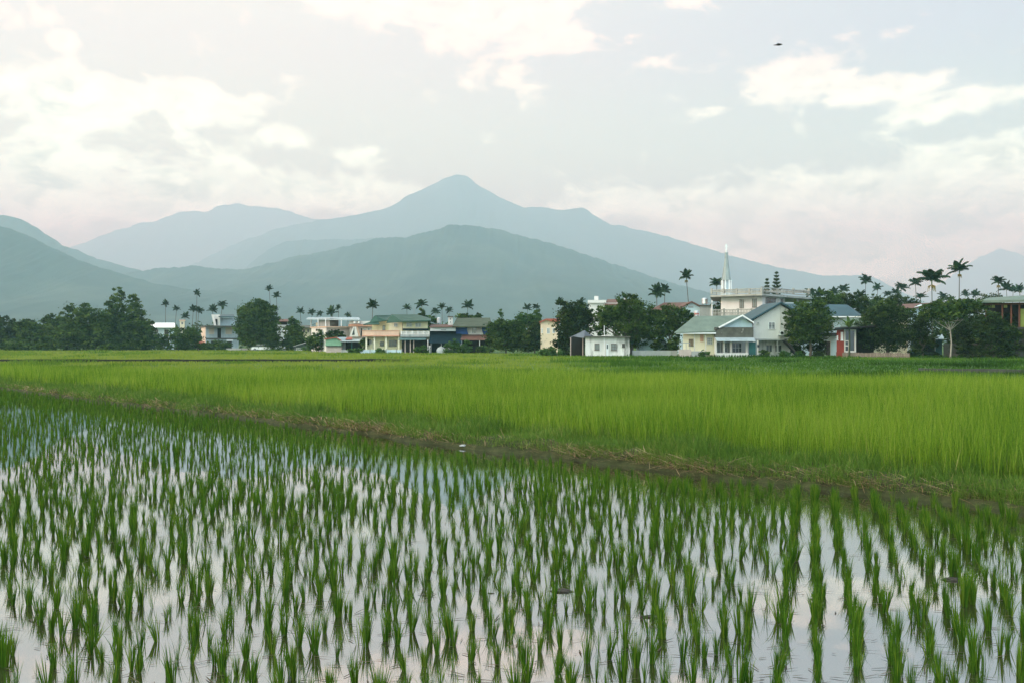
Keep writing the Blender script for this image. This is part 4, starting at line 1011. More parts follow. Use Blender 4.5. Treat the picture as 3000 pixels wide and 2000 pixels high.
b.rect('front_shade_panel', d2, 957, 1031, 962, 990, PINK, .05, .12); b.block('floor_slab', [(956, 203.4), (908, 212), (928, 223), (1036, 221), (1036, 207.4)], 956.5, 959.2, SALMONP)  # pinkish sheet over the white front paints that face in shade
b.block('rooftop_room', [(934, 210), (966, 208), (990, 209), (990, 217), (936, 218)], 933, 957, GREYW); b.rect('glazing', Fac((966, 207.8), (991, 208.8)), 966, 990, 934, 956, GLASS, .1, .1)
b.slab('canopy', [[(898, 934, 210), (1055, 936, 203), (1052, 930, 218), (903, 930, 222)]], AWN, .2)
for x, D_ in ((911, 211), (932, 208.5), (954, 205.5), (1000, 205.5), (1031, 207.5)): mb = MB(); X = W(x, D_); mb.tube([(X, D_, Z(957, D_)), (X, D_, Z(934, D_))], .09, 5); b.part('post', mb, TRIM)
b.window(d1, 926, 930, 964, 970, FRAMED); b.window(d1, 939, 945, 966, 979, FRAMED, bars=1); b.window(d2, 1003, 1015, 970, 980, FRAME, LGLASS); b.rect('drainpipe', d1, 944.5, 946.5, 968, 1020, METAL, .12, .1)
tank('rooftop_tank', 'small cream tank beside the grey rooftop room under the canopy', 929.5, 945, 957, 8, 210.5, mat('cream_tank', (.55, .50, .38), .6))
# green shed with red trim
b = Bld('green_shed', 'pale green gabled shed with red roof trim and grey side roof', 'shed', 985, 192)
k5 = Fac((953, 192), (1062, 192))
b.poly('wall', k5, [(953.5, 1013), (953.5, 994), (985, 988.5), (1000, 998), (1000, 1013)], SHEDG, 0, 6); b.poly('lower_wall', k5, [(955, 1037), (955, 1013.2), (1000, 1013.2), (1000, 1037)], PINK, -.2, 5)
mb = MB(); k5.poly(mb, [(951.5, 995), (985, 989.5), (985, 987), (951.5, 992)], .3, .3); k5.poly(mb, [(985.2, 989.5), (1001, 999.5), (1001, 996.5), (985.2, 987)], .3, .3); b.part('trim', mb, REDR)
b.slab('roof', [[(986, 988, 192), (1001, 998, 192), (1040, 997, 197), (1020, 987, 198)], [(997, 999.5, 191), (1062, 999, 191), (1058, 993, 196), (1000, 994, 196)]], AWN, .1); b.slab('red_roof', [[(1012, 993.5, 193), (1032, 993.5, 193), (1031, 987, 197), (1017, 987, 197)]], REDR, .1)
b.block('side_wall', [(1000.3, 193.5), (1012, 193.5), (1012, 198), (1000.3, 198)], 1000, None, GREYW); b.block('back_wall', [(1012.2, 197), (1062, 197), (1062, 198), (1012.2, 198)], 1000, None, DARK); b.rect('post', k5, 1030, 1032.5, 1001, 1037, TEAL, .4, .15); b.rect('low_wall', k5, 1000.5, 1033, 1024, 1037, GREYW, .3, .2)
mb = MB(); k5.rect(mb, 956, 999, 1012.5, 1014.5, .15, .3); b.part('beam', mb, DARK)
# far left houses
b = Bld('corner_house', 'two-storey grey blue house with flat overhanging roof left of the big round tree', 'house', 640, 255)
ga, gb, gc = (589, 266), (603, 255), (699, 258)
j1, j2 = Fac(ga, gb), Fac(gb, gc)
GB = mat('grey_blue_tile', (.36, .43, .46), .7, .2, .7, (.18, .21, .21), .35, streak=True)
b.block('wall', [gb, ga, (612, 275), (699, 270), gc], 958, None, GB); b.rect('side_wall', j1, 590, 602.5, 960, 1030, mat('painted_sunlit_wall', (.66, .54, .44), .8, .15, .5), .06, .1)  # side face overlay: warm sunlight from the left painted into its colour
b.block('roof', [(602, 252.6), (584, 267), (610, 278), (703, 273), (703, 255.6)], 954, 958.2, DARKC); b.rect('floor_band', j2, 603.5, 698, 990, 994, DARKC, .25, .4)
PB = mat('beige_blind', (.50, .44, .36), .8, .1, 1)
b.window(j2, 611, 628, 959.5, 980, FRAME, PB, bars=0); b.window(j2, 660, 680, 959.5, 980, FRAME, PB, bars=0); b.rect('gap_shade_panel', j2, 637, 647.5, 962, 990, DARK, .05, .1); b.window(j2, 618, 636, 998, 1012, FRAMED, GLASS); b.window(j2, 665, 679, 999, 1020, FRAMED, GLASS, bars=2)  # flat dark panel paints the shade of the door gap
b.awning(j2, 617, 638, 993.5, 998, .9, LGLASS); b.awning(j2, 663, 682, 993.5, 998, .9, TRIM)
b.block('rooftop_room', [(640, 258), (690, 260), (690, 268), (640, 268)], 931, 954.2, BLUEW); b.block('stair_head', [(628, 257.5), (645, 257.5), (645, 265), (628, 265)], 922, 954.1, WHITE); b.slab('rooftop_canopy', [[(640, 927, 255), (688, 927, 256), (684, 921, 268), (644, 921, 268)]], TEALR, .2); b.rect('door', Fac((628, 257.4), (645, 257.4)), 631, 637, 935, 953.5, DARK, .04, .06); b.poly('slanted_wall', Fac((618, 257), (640, 257)), [(620, 922), (628, 922), (634, 954), (628, 954)], WHITE, .3, .25)
b = Bld('white_roof_shed', 'long low shed with bright white roof behind the left tree group', 'shed', 473, 275)
z1_ = Fac((437, 275), (513, 275)); b.block('wall', [(440, 275), (510, 275), (510, 287), (440, 287)], 958, None, BLUEW); b.slab('roof', [[(435, 958.5, 273.5), (513, 958.5, 273.5), (512, 946, 284), (438, 946, 284)]], mat('white_sheet_roof', (.80, .78, .76), .5, .1, .4), .2)
b.window(z1_, 452, 464, 966, 978); b.door(z1_, 482, 494, 966, 992, DOORD)
b = Bld('cream_tower', 'small cream roof tower among treetops between the white shed and corner house', 'tower', 533, 285); b.block('wall', [(527, 285), (541, 285), (541, 290), (527, 290)], 940, None, CREAM); b.block('roof', [(525, 284.5), (543, 284.5), (543, 290.5), (525, 290.5)], 937.5, 940.2, SALMONP); b.window(Fac((527, 285), (541, 285)), 531, 537, 944, 951)
b = Bld('white_small_house', 'small white house with dark canopy between the round tree and conical tree', 'house', 825, 252)
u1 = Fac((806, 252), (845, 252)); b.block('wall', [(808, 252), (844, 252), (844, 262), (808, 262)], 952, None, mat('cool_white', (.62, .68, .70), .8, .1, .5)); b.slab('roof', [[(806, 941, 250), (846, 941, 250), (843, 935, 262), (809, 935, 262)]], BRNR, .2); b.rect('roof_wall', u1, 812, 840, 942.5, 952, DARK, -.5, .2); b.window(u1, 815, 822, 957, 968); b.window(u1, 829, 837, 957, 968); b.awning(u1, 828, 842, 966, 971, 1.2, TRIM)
b = Bld('yellow_small_house', 'small pale yellow house left of the white canopy house', 'house', 895, 246); u2 = Fac((880, 246), (912, 246)); b.block('wall', [(882, 246), (910, 246), (910, 255), (882, 255)], 958, None, YCREAM); b.slab('roof', [[(879, 959, 244.5), (913, 959, 244.5), (911, 953, 256), (882, 953, 256)]], DARKC, .2); b.window(u2, 887, 894, 965, 975); b.window(u2, 900, 906, 965, 975)
b = Bld('grey_shed', 'low grey shed with pale gable at the foot of the conical tree', 'shed', 895, 232); u3 = Fac((862, 232), (912, 232)); b.poly('wall', u3, [(862, 1034), (862, 1014), (900, 1003), (912, 1012), (912, 1034)], mat('dim_grey', (.10, .12, .12), .8, .3, .8), 0, 5); b.slab('roof', [[(859, 1014, 231), (900, 1002, 231), (902, 1000, 238), (864, 1011, 238)], [(900.5, 1002, 231), (916, 1013, 231), (916, 1010, 238), (902.5, 1000, 238)]], GREYW, .1); b.window(u3, 868, 885, 1018, 1026, TRIM, LGLASS, bars=2)
b = Bld('brick_shed', 'tiny rust brown shed beside the warm sunlit side wall of the corner house', 'shed', 586, 248); u4 = Fac((575, 248), (600, 248)); b.block('wall', [(578, 248), (598, 248), (598, 253), (578, 253)], 1003, None, BRNR); b.slab('roof', [[(575, 1004, 247), (601, 1004, 247), (599, 1000, 254), (578, 1000, 254)]], REDR, .1); b.door(u4, 583, 588, 1008, 1029, DARK)
b = Bld('pale_shed', 'small pale grey hut at the far field edge left of the rust brown shed', 'shed', 565, 249); u4 = Fac((555, 249), (577, 249)); b.block('wall', [(556, 249), (575, 249), (575, 253), (556, 253)], 1008, None, GB); b.slab('roof', [[(554, 1009, 248), (577, 1009, 248), (576, 1006, 254), (556, 1006, 254)]], TRIM, .1); b.door(u4, 566, 571, 1012, 1029, DARK)
b = Bld('grey_low_wall', 'long low bluish grey wall right of the corner house under the round tree', 'wall', 740, 238); u5 = Fac((660, 240), (845, 236)); b.rect('wall', u5, 662, 843, 1020, 1032, GREYW, 0, .25)
# white car
def car(px, D):
    t = Bld('parked_car', 'white car parked low behind the field edge below the round tree', 'car', px, D); x = W(px, D); Lc = 4.5
    bm_ = MB(); side = [(-2.25, .30), (2.2, .30), (2.25, .62), (2.1, .86), (1.2, .92), (-1.9, .92), (-2.2, .80)]
    bm_.extrude([(x + a, D, z) for a, z in side], (0, 1.7, 0)); t.part('body', bm_, TRIM)
    cb = MB(); prof = [(-1.75, .923), (1.15, .923), (.45, 1.42), (-1.15, 1.45)]
    cb.extrude([(x + a, D + .1, z) for a, z in prof], (0, 1.5, 0)); t.part('cabin', cb, GLASS)
    rf = MB(); rf.extrude([(x - 1.2, D + .08, 1.452), (x + .5, D + .08, 1.425), (x + .45, D + .08, 1.49), (x - 1.15, D + .08, 1.51)], (0, 1.54, 0)); t.part('roof', rf, TRIM)
    for a in (-1.4, 1.4):
        for yy in (D - .03, D + 1.53): w_ = MB(); w_.tube([(x + a, yy, .31), (x + a, yy + .2, .31)], .31, 14); wo_ = t.part('wheel', w_, DARK); h_ = MB(); h_.tube([(x + a, yy - .012, .31), (x + a, yy, .31)], .18, 10); t.part('rim', h_, METAL, wo_)
    for yy in (D + .25, D + 1.45): h_ = MB(); h_.box(x - 2.28, x - 2.24, yy - .18, yy + .18, .62, .76); t.part('headlight', h_, LGLASS)
car(764, 235)
def upole(px, D, ytop, label, arm=False):
    t = Bld('utility_pole', label, 'utility pole', px, D); x = W(px, D); mb = MB(); mb.tube([(x, D, -.2), (x, D, Z(ytop, D))], [.16, .10], 8); t.part('pole', mb, WHITE)
    mb = MB(); z = Z(ytop, D) - .5; mb.box(x - .7, x + .7, D - .16, D - .06, z, z + .1); t.part('crossarm', mb, METAL)
    return t
upole(821, 240, 965, 'pale utility pole in the gap right of the round tree')
upole(2086, 160, 880, 'thin grey utility pole left of the terrace house balcony')

# ================================================================== TREES
LF = leafmat('tree_leaf', [(.013, .032, .007), (.028, .064, .011), (.056, .105, .017), (.105, .16, .03)], .33, .55, .12)
LFL = leafmat('light_tree_leaf', [(.022, .06, .014), (.038, .095, .021), (.06, .13, .028), (.095, .17, .04)], .35, .55, .1)
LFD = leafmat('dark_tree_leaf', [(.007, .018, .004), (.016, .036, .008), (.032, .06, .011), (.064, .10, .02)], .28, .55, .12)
PALML = leafmat('palm_leaf', [(.007, .022, .008), (.012, .036, .012), (.02, .052, .016), (.04, .085, .02)], .28, .5, .15)
BARK = mat('bark', (.10, .085, .065), .95, .4, 3); PBARK = mat('pale_bark', (.30, .28, .24), .9, .3, 2); PTRUNK = mat('palm_trunk', (.11, .105, .09), .9, .3, 2); SHAFT = mat('palm_crownshaft', (.07, .12, .025), .6, .25, 1.5); FRUIT = mat('palm_fruit', (.20, .155, .025), .7, .35, 4)
def crown_mesh(name, lobes, n, leaf, m, clumps, squash=1.0, seed=0, out=.72):
    """many small leaf faces in clumps spread over several lobes; lobes (x,y,z,rx,ry,rz) in local metres"""
    g_ = np.random.default_rng(seed + 50)
    vol = np.array([l[3] * l[5] for l in lobes]); pr = vol / vol.sum()
    li = g_.choice(len(lobes), clumps, p=pr); L_ = np.array(lobes)[li]
    d = g_.normal(size=(clumps, 3)); d /= np.linalg.norm(d, axis=1)[:, None]
    r = np.where(g_.random(clumps) < out, g_.uniform(.78, 1.06, clumps), g_.uniform(.2, .8, clumps))
    cpos = L_[:, :3] + d * r[:, None] * L_[:, 3:]
    per = max(1, n // clumps); sig = np.mean(L_[:, 3:], axis=1) * .16 * g_.uniform(.5, 1.5, clumps)
    p = np.repeat(cpos, per, 0) + g_.normal(size=(clumps * per, 3)) * np.repeat(sig, per)[:, None] * np.array([1.15, 1.15, .7])
    N = len(p); tn = np.clip(np.repeat(g_.normal(.45, .27, clumps), per) + g_.normal(0, .14, N), 0, 1)
    a = g_.normal(size=(N, 3)); a[:, 2] *= .6; a /= np.linalg.norm(a, axis=1)[:, None]
    b_ = np.cross(a, g_.normal(size=(N, 3))); b_ /= np.linalg.norm(b_, axis=1)[:, None]
    s = leaf * g_.uniform(.55, 1.35, N)[:, None]
    V = np.stack([p - a * s * .7, p - b_ * s * .36, p + a * s * .7, p + b_ * s * .36], 1).reshape(-1, 3)
    f = np.arange(N * 4).reshape(-1, 4)
    return np_mesh(name, V, f, m, np.repeat(tn, 4))
def tree(name, label, D, lobes, trunk, n=6000, leaf=.3, m=None, group=None, cat='tree', clumps=None, bark=None, tr=.18, names=('crown', 'trunk'), seed=None, out=.72):
    """lobes: (px, py, rpx, rpy[, dy]); trunk: (px, base_py) or None"""
    m = m or LF; seed = seed if seed is not None else int(lobes[0][0])
    mpp = D / F
    tx = W(trunk[0] if trunk else lobes[0][0], D); root = empty(name, (tx, D, 0)); tag(root, label, cat, group)
    LL = []
    for l in lobes:
        dy = l[4] if len(l) > 4 else 0
        LL.append((W(l[0], D) - tx, dy, Z(l[1], D), l[2] * mpp, max(l[2], l[3]) * mpp * .85, l[3] * mpp))
    if n > 1400:                       # smaller boughs breaking the outline
        g3 = random.Random(seed + 9); extra = []
        for l in LL:
            for q in range(4):
                an = g3.uniform(0, 6.28); e_ = g3.uniform(-.25, 1.0); cz = math.cos(e_)
                k3 = g3.uniform(.26, .42)
                extra.append((l[0] + l[3] * math.cos(an) * cz * 1.0, l[1] + l[4] * math.sin(an) * cz, l[2] + l[5] * math.sin(e_) * 1.02, l[3] * k3, l[4] * k3, l[5] * k3 * .8))
        LLc = LL + extra
    else: LLc = LL
    link_mesh(names[0], crown_mesh(names[0], LLc, n, leaf, m, clumps or max(30, n // 34), seed=seed, out=out), root)
    if trunk:
        mb = MB(); top = max(l[2] for l in LL); fork = min(l[2] - l[5] * .5 for l in LL); fork = max(.5, min(fork, top * .55))
        mb.tube([(0, 0, -.2), (.04 * fork, 0, fork * .5), (0, .05, fork)], [tr, tr * .85, tr * .75], 8)
        g_ = random.Random(seed)
        for l in LL:
            e = Vector((l[0], l[1], l[2] + l[5] * .3)); s0 = Vector((0, .03, fork * .92)); mid = s0.lerp(e, .5) + Vector((g_.uniform(-.2, .2), g_.uniform(-.2, .2), -.1))
            mb.tube([s0, mid, e], [tr * .6, tr * .38, tr * .12], 6)
            for q in range(3):
                e2 = mid + Vector((g_.uniform(-1, 1) * l[3], g_.uniform(-1, 1) * l[4], g_.uniform(.1, .9) * l[5])); mb.tube([mid, mid.lerp(e2, .5) + Vector((0, 0, .1)), e2], [tr * .3, tr * .2, tr * .06], 5)
        mb.build(names[1], bark or BARK, root)
    return root
def shrub(label, D, lobes, n=1500, leaf=.25, m=None, cat='shrub', name='shrub'):
    r = tree(name, label, D, lobes, (lobes[0][0], 0), n, leaf, m, None, cat, names=('foliage', 'stem'), tr=.05, out=.6)
    return r
# left tree group
tree('broad_tree', 'broad dark domed tree leading the left tree group', 236, [(240,940,48,50),(215,985,40,45),(275,960,45,55),(300,1000,40,30),(250,1000,55,30)], (250, 1030), 15000, .5)
tree('tall_tree', 'tallest ragged tree of the left group with a thin tuft on top', 242, [(340,905,26,34),(345,862,15,18),(325,950,34,40),(350,985,40,40)], (338, 1030), 9000, .48, tr=.22)
tree('tall_tree', 'second tall ragged tree with a rounded top right of the tallest one', 240, [(388,880,15,16),(398,915,22,28),(390,960,34,40),(400,1000,40,28)], (392, 1030), 8500, .48, tr=.22)
tree('slim_tree', 'small tree sloping down at the right end of the left tree group', 238, [(432,960,22,22),(440,990,24,24),(425,1010,30,18)], (432, 1030), 4500, .42)
tree('bushy_tree', 'low dark tree at the left frame edge', 250, [(18,955,30,22),(-25,970,40,40),(30,995,45,35)], (20, 1030), 7000, .5, LFD)
tree('bushy_tree', 'middle low tree in the row left of the broad domed tree', 246, [(75,960,30,24),(100,985,40,36),(60,1010,40,18)], (80, 1030), 6500, .48)
tree('bushy_tree', 'low spiky topped tree touching the broad domed tree', 244, [(140,935,16,18),(150,965,34,32),(165,1000,45,30),(185,950,20,25)], (150, 1030), 7500, .48)
for k, (x, y, rx, ry, lab) in enumerate([(40,1015,40,14,'dark bush low under the left edge trees'), (120,1018,48,12,'dark low bush under the row of left trees'), (330,1016,60,14,'dark bush filling the foot of the tallest ragged tree'), (470,1005,34,22,'dim bush right of the left tree group below the white roofed shed'), (520,985,26,24,'small dark tree below the cream roof tower'), (560,990,30,26,'small dark bush below the twin palms left of the corner house'), (600,1014,26,10,'low grey green bush before the warm sunlit side wall'), (640,1012,32,14,'round dark bush before the corner house door'), (530,1016,40,10,'pale green weedy bush at the field edge left of the huts')]):
    shrub(lab, 234 + k * 1.3, [(x, y, rx, ry), (x + rx * .4, y + 3, rx * .6, ry * .7)], 1900, .4, LFL if 'pale' in lab else LF)
# centre left
tree('round_tree', 'big round dark green tree right of the corner house', 238, [(750,915,42,32),(775,945,36,42),(728,945,34,42),(752,975,52,42),(765,893,20,14),(712,925,14,22)], (752, 1030), 17000, .45)
tree('conical_tree', 'dark conical tree right of the utility pole', 236, [(858,950,12,24),(862,980,26,32),(870,1008,34,24),(850,1008,24,20)], (862, 1030), 7500, .42)
shrub('drooping bush on the right flank of the round tree', 236, [(795,985,22,38),(812,1008,22,22)], 3000, .4)
shrub('small dark bush at the foot of the white wall of the canopy house', 206, [(933,985,16,18),(925,1005,28,20)], 2800, .34)
shrub('dense round dark bush between the green shed and canopy house', 197, [(982,980,25,12),(975,988,24,12),(1000,988,14,8)], 3600, .28, LFD)
shrub('small bush under the eaves right of the green shed', 190, [(1068,1005,12,16)], 1100, .25)
for k, (x, y, rx, ry) in enumerate([(900,1024,18,8),(1040,1027,20,7),(1115,1028,14,6),(1235,1024,22,10)]):
    shrub(['weedy clump at the shed foot left of the green shed', 'weedy clump before the side roof of the green shed', 'weedy clump before the low pale garden wall', 'weedy clump before the dark porch'][k], 182 + (40 if k == 0 else 0), [(x, y, rx, ry)], 800, .25, LFL)
tree('small_tree', 'slender dark columnar tree behind the right end of the green roof', 205, [(1236,917,8,14),(1238,935,10,14)], (1236, 1030), 1800, .3)
tree('small_tree', 'light bushy tree behind the roofs between the green roof and the white water tank', 206, [(1258,938,20,14),(1245,955,18,18),(1272,945,10,14)], (1258, 1030), 2600, .32, LFL)
# centre
shrub('pale green bush before the dark blue shop', 182, [(1322,1020,20,18),(1335,1012,10,18)], 2400, .26, LFL)
shrub('bright green leafy bush between the shop and the brown porch', 181, [(1358,1023,18,14),(1368,1012,10,14)], 2200, .26, LFL)
shrub('low dark bush under the brown porch edge', 180, [(1420,1024,24,10)], 1300, .26)
tree('wide_tree', 'wide dark rounded tree right of the blue sheet house', 182, [(1465,965,32,28),(1500,970,34,30),(1450,985,24,34),(1485,1000,46,26),(1515,985,26,36)], (1482, 1034), 15000, .34)
tree('feathery_tree', 'light feathery tree rising behind the wide rounded tree', 196, [(1545,932,26,18),(1560,945,24,20),(1530,945,20,18),(1575,925,12,16)], (1548, 1030), 4500, .3, LFL)
tree('leaning_tree', 'dark tree leaning towards the narrow cream house', 180, [(1560,965,24,24),(1578,985,22,34),(1555,1005,30,26),(1590,1000,10,20)], (1566, 1034), 8500, .33, LFD)
r = tree('sapling', 'tiny wispy sapling against the hill right of the antenna', 200, [(1466,915,5,9),(1469,924,5,7)], (1468, 1020), 130, .35, LFL, clumps=26, tr=.05)
tree('roof_tree', 'small dark rounded tree behind the mossy roof', 210, [(1404,925,12,7),(1398,934,16,8)], (1404, 1020), 1500, .3); tree('roof_tree', 'low dark tree behind the roof box and mossy roof', 212, [(1350,930,16,8),(1365,925,10,8),(1377,930,12,6)], (1355, 1020), 1700, .3)
shrub('yellow green bush left of the lean-to shed', 150, [(1618,1030,28,14),(1600,1034,26,10)], 2600, .24, LFL); shrub('pale weedy bush at the field edge below the narrow cream house', 152, [(1655,1032,16,14)], 1200, .22, LFL)
tree('dark_tree', 'dense dark tree between the narrow cream house and the low white house', 152, [(1680,910,34,26),(1660,945,34,42),(1705,930,32,34),(1690,975,40,40),(1645,885,14,10),(1650,1000,28,26)], (1672, 1040), 15000, .28, LFD)
tree('big_broad_tree', 'biggest broad leafy tree rising over the low white house', 150, [(1845,905,40,30),(1880,925,38,38),(1800,930,38,30),(1770,925,24,28),(1850,960,52,40),(1900,960,30,36),(1835,875,30,16),(1760,958,22,24),(1862,1000,30,18)], (1850, 1041), 22000, .27, tr=.34)
tree('side_tree', 'dark spreading tree between the big broad tree and the pale green roof', 149, [(1960,920,32,24),(1990,935,34,30),(2015,935,20,24),(1950,950,34,32),(1985,965,34,22),(1930,980,22,26)], (1962, 1041), 13000, .26)
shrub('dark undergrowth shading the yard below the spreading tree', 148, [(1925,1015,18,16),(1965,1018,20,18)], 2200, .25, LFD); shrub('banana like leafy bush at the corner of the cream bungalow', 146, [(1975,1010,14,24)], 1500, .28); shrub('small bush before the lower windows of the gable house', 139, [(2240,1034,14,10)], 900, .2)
for x, lab in ((2065, 'dry brownish bush at the end of the pinkish wall'), (2300, 'low weeds under the outside staircase'), (2340, 'low weeds at the foot of the bushy round tree'), (2400, 'low dark shrubs in the shaded yard behind the weeds')): shrub(lab, 138, [(x, 1036, 14, 8)], 700, .2, LFD if 'dark' in lab else LFL)
# right
tree('bushy_round_tree', 'bushy round dark tree covering the front of the long teal-roofed house', 141, [(2370,920,48,36),(2340,945,38,40),(2405,945,36,44),(2370,965,58,36),(2345,985,34,24),(2385,895,26,14)], (2374, 1043), 20000, .24, tr=.22)
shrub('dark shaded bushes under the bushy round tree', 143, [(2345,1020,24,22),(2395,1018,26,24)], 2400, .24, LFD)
tree('dense_tree', 'dense dark tree behind the board fence right of the red house', 139, [(2590,930,50,32),(2560,965,50,44),(2630,960,44,44),(2600,990,66,40),(2535,990,26,40),(2610,900,22,14)], (2598, 1048), 22000, .24, LFD, tr=.2)
tree('dense_tree', 'upper bushy tree with orange tinged top behind the fence tree', 146, [(2600,895,24,18),(2575,915,26,22),(2640,915,30,22)], (2602, 1045), 5000, .25)
tree('flat_topped_tree', 'flat topped spreading tree with a thin pale trunk', 130, [(2740,905,42,14),(2800,900,50,13),(2850,905,40,12),(2770,922,56,14),(2720,925,24,14),(2830,888,40,10)], (2784, 1049), 11000, .24, LFL if False else LF, bark=PBARK, tr=.11)
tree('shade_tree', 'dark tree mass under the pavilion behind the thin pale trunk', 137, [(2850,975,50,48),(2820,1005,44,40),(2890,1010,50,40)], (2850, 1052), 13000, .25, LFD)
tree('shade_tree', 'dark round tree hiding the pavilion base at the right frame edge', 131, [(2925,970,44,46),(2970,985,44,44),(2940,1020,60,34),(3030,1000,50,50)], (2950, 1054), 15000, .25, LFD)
tree('yard_tree', 'dark spreading tree hiding most of the pale blue house left of the pale trunk', 136, [(2700,945,30,26),(2680,975,26,26),(2720,985,30,26),(2700,1010,34,24)], (2702, 1049), 6500, .24, LFD)
tree('yard_tree', 'dark bushy tree covering the lower front of the pavilion', 126, [(2900,950,36,34),(2945,975,36,30),(2880,990,34,34),(2920,1015,44,30)], (2910, 1054), 9000, .24, LFD)
shrub('bare twiggy bush against the pale blue wall', 140, [(2690,935,14,24)], 420, .22, LFD); shrub('dark bush before the turquoise shed', 137, [(2690,1035,30,12),(2730,1038,26,10)], 1800, .24, LFD)
shrub('dark leafy bush against the grey concrete wall right of the pale trunk', 133, [(2825,1025,22,24),(2850,1035,26,18)], 2600, .24, LFD)
shrub('dry pale grass tuft at the foot of the right frame edge trees', 129, [(2925,1052,14,6)], 420, .2, leafmat('dry_leaf', [(.14, .12, .05), (.26, .21, .09)], .2))
shrub('dark shrubs along the field edge under the pavilion trees', 130, [(2850,1046,36,12),(2890,1050,30,10),(2960,1050,40,10)], 2400, .24, LFD)
for k, (x, y, lab) in enumerate([(2420,862,'dark tree behind the terrace right of the overhanging slab'),(2490,868,'dark tree behind the hipped end of the teal roof'),(2548,875,'dark leafy tree behind the brown roof, below the slim tall palm'),(2640,872,'leafy dark tree behind the brown roof near the right hills end'),(2775,880,'dark tree behind the flat topped tree below the tall fruiting palms'),(2900,872,'dark tree line clump left of the pavilion roof'),(2120,895,'dark round tree left of the terrace house wall')]):
    tree('backdrop_tree', lab, 172 + k * 3, [(x, y + 12, 34, 22), (x + 26, y + 20, 24, 20), (x - 22, y + 22, 22, 20), (x, y + 55, 50, 40)], (x, 1030), 5200, .3, LFD if k % 2 else LF)
# distant wood closing the plain
g_ = np.random.default_rng(5); LL = []
for k in range(120):
    px = -250 + k * 29 + g_.uniform(-12, 12); D = g_.uniform(300, 380); hh = g_.uniform(5, 10.5)
    LL.append((W(px, D), D - 340, hh * .48, g_.uniform(4, 7), 5, hh * .52))
me = crown_mesh('distant_wood', LL, 42000, .85, LF, 1500, seed=3)
o = link_mesh('distant_wood', me, None, (0, 340, 0)); tag(o, 'far dark green belt of trees behind the village', 'wood', kind='stuff')
# layered pines behind the terrace balustrade
def pine(label, px, ytop, wpx, D):
    x = W(px, D); root = empty('layered_pine', (x, D, 0)); tag(root, label, 'pine tree', 'layered pines behind the roof terrace'); zt = Z(ytop, D); w = wpx / 2 * D / F
    mb = MB(); mb.tube([(0, 0, -.2), (0, 0, zt * .6), (0, 0, zt)], [.22, .13, .02], 6); mb.build('trunk', BARK, root)
    vs = []; n_t = 11; g2 = np.random.default_rng(int(px))
    for k in range(n_t):
        t_ = k / (n_t - 1); zz = zt - .25 - t_ * 7.0; rr = w * min(1.25, .10 + 1.15 * t_ ** .8)
        for q in range(7):
            an = q * 2 * math.pi / 7 + k * .5; 
            for s_ in range(9):
                f0 = (s_ + .5) / 9; N = 5
                c_ = np.array([math.cos(an) * rr * f0, math.sin(an) * rr * f0, zz + rr * (.12 * f0 + .45 * f0 ** 3) - .08])
                vs.append(c_[None] + g2.normal(size=(N, 3)) * np.array([.09, .09, .05]))
    p = np.concatenate(vs); N = len(p); a_ = g2.normal(size=(N, 3)); a_ /= np.linalg.norm(a_, axis=1)[:, None]; b2 = np.cross(a_, g2.normal(size=(N, 3))); b2 /= np.linalg.norm(b2, axis=1)[:, None]
    V = np.stack([p - a_ * .2, p - b2 * .07, p + a_ * .2, p + b2 * .07], 1).reshape(-1, 3)
    link_mesh('crown', np_mesh('crown', V, np.arange(N * 4).reshape(-1, 4), LFD, np.repeat(g2.uniform(.2, .9, N), 4)), root)
pine('taller layered pine above the balustraded terrace', 2275, 795, 36, 192); pine('shorter layered pine left of the taller one above the balustraded terrace', 2247, 815, 26, 194)
# banana plant
root = empty('banana_plant', (W(2488, 136), 136, 0)); tag(root, 'drooping banana leaves arching over the red house roof', 'banana plant')
mb = MB(); mb.tube([(0, 0, -.1), (.05, 0, 1.8), (0, 0, Z(945, 136) - .2)], [.14, .11, .07], 8); mb.build('stem', mat('banana_stem', (.035, .05, .02), .8, .3, 2), root)
k_ = 9; az_ = np.linspace(0, 5.6, k_); N = k_
v, f, tn = blades(np.tile([[0, 0, Z(948, 136) - .6]], (N, 1)), az_, rng.uniform(2.2, 3.0, N), np.full(N, .5), rng.uniform(.25, .9, N), rng.uniform(1.2, 2.4, N), 8, rng.uniform(.3, 1, N), twist=np.zeros(N), w0=.3)
link_mesh('leaves', np_mesh('leaves', v, f, LF, tn), root)

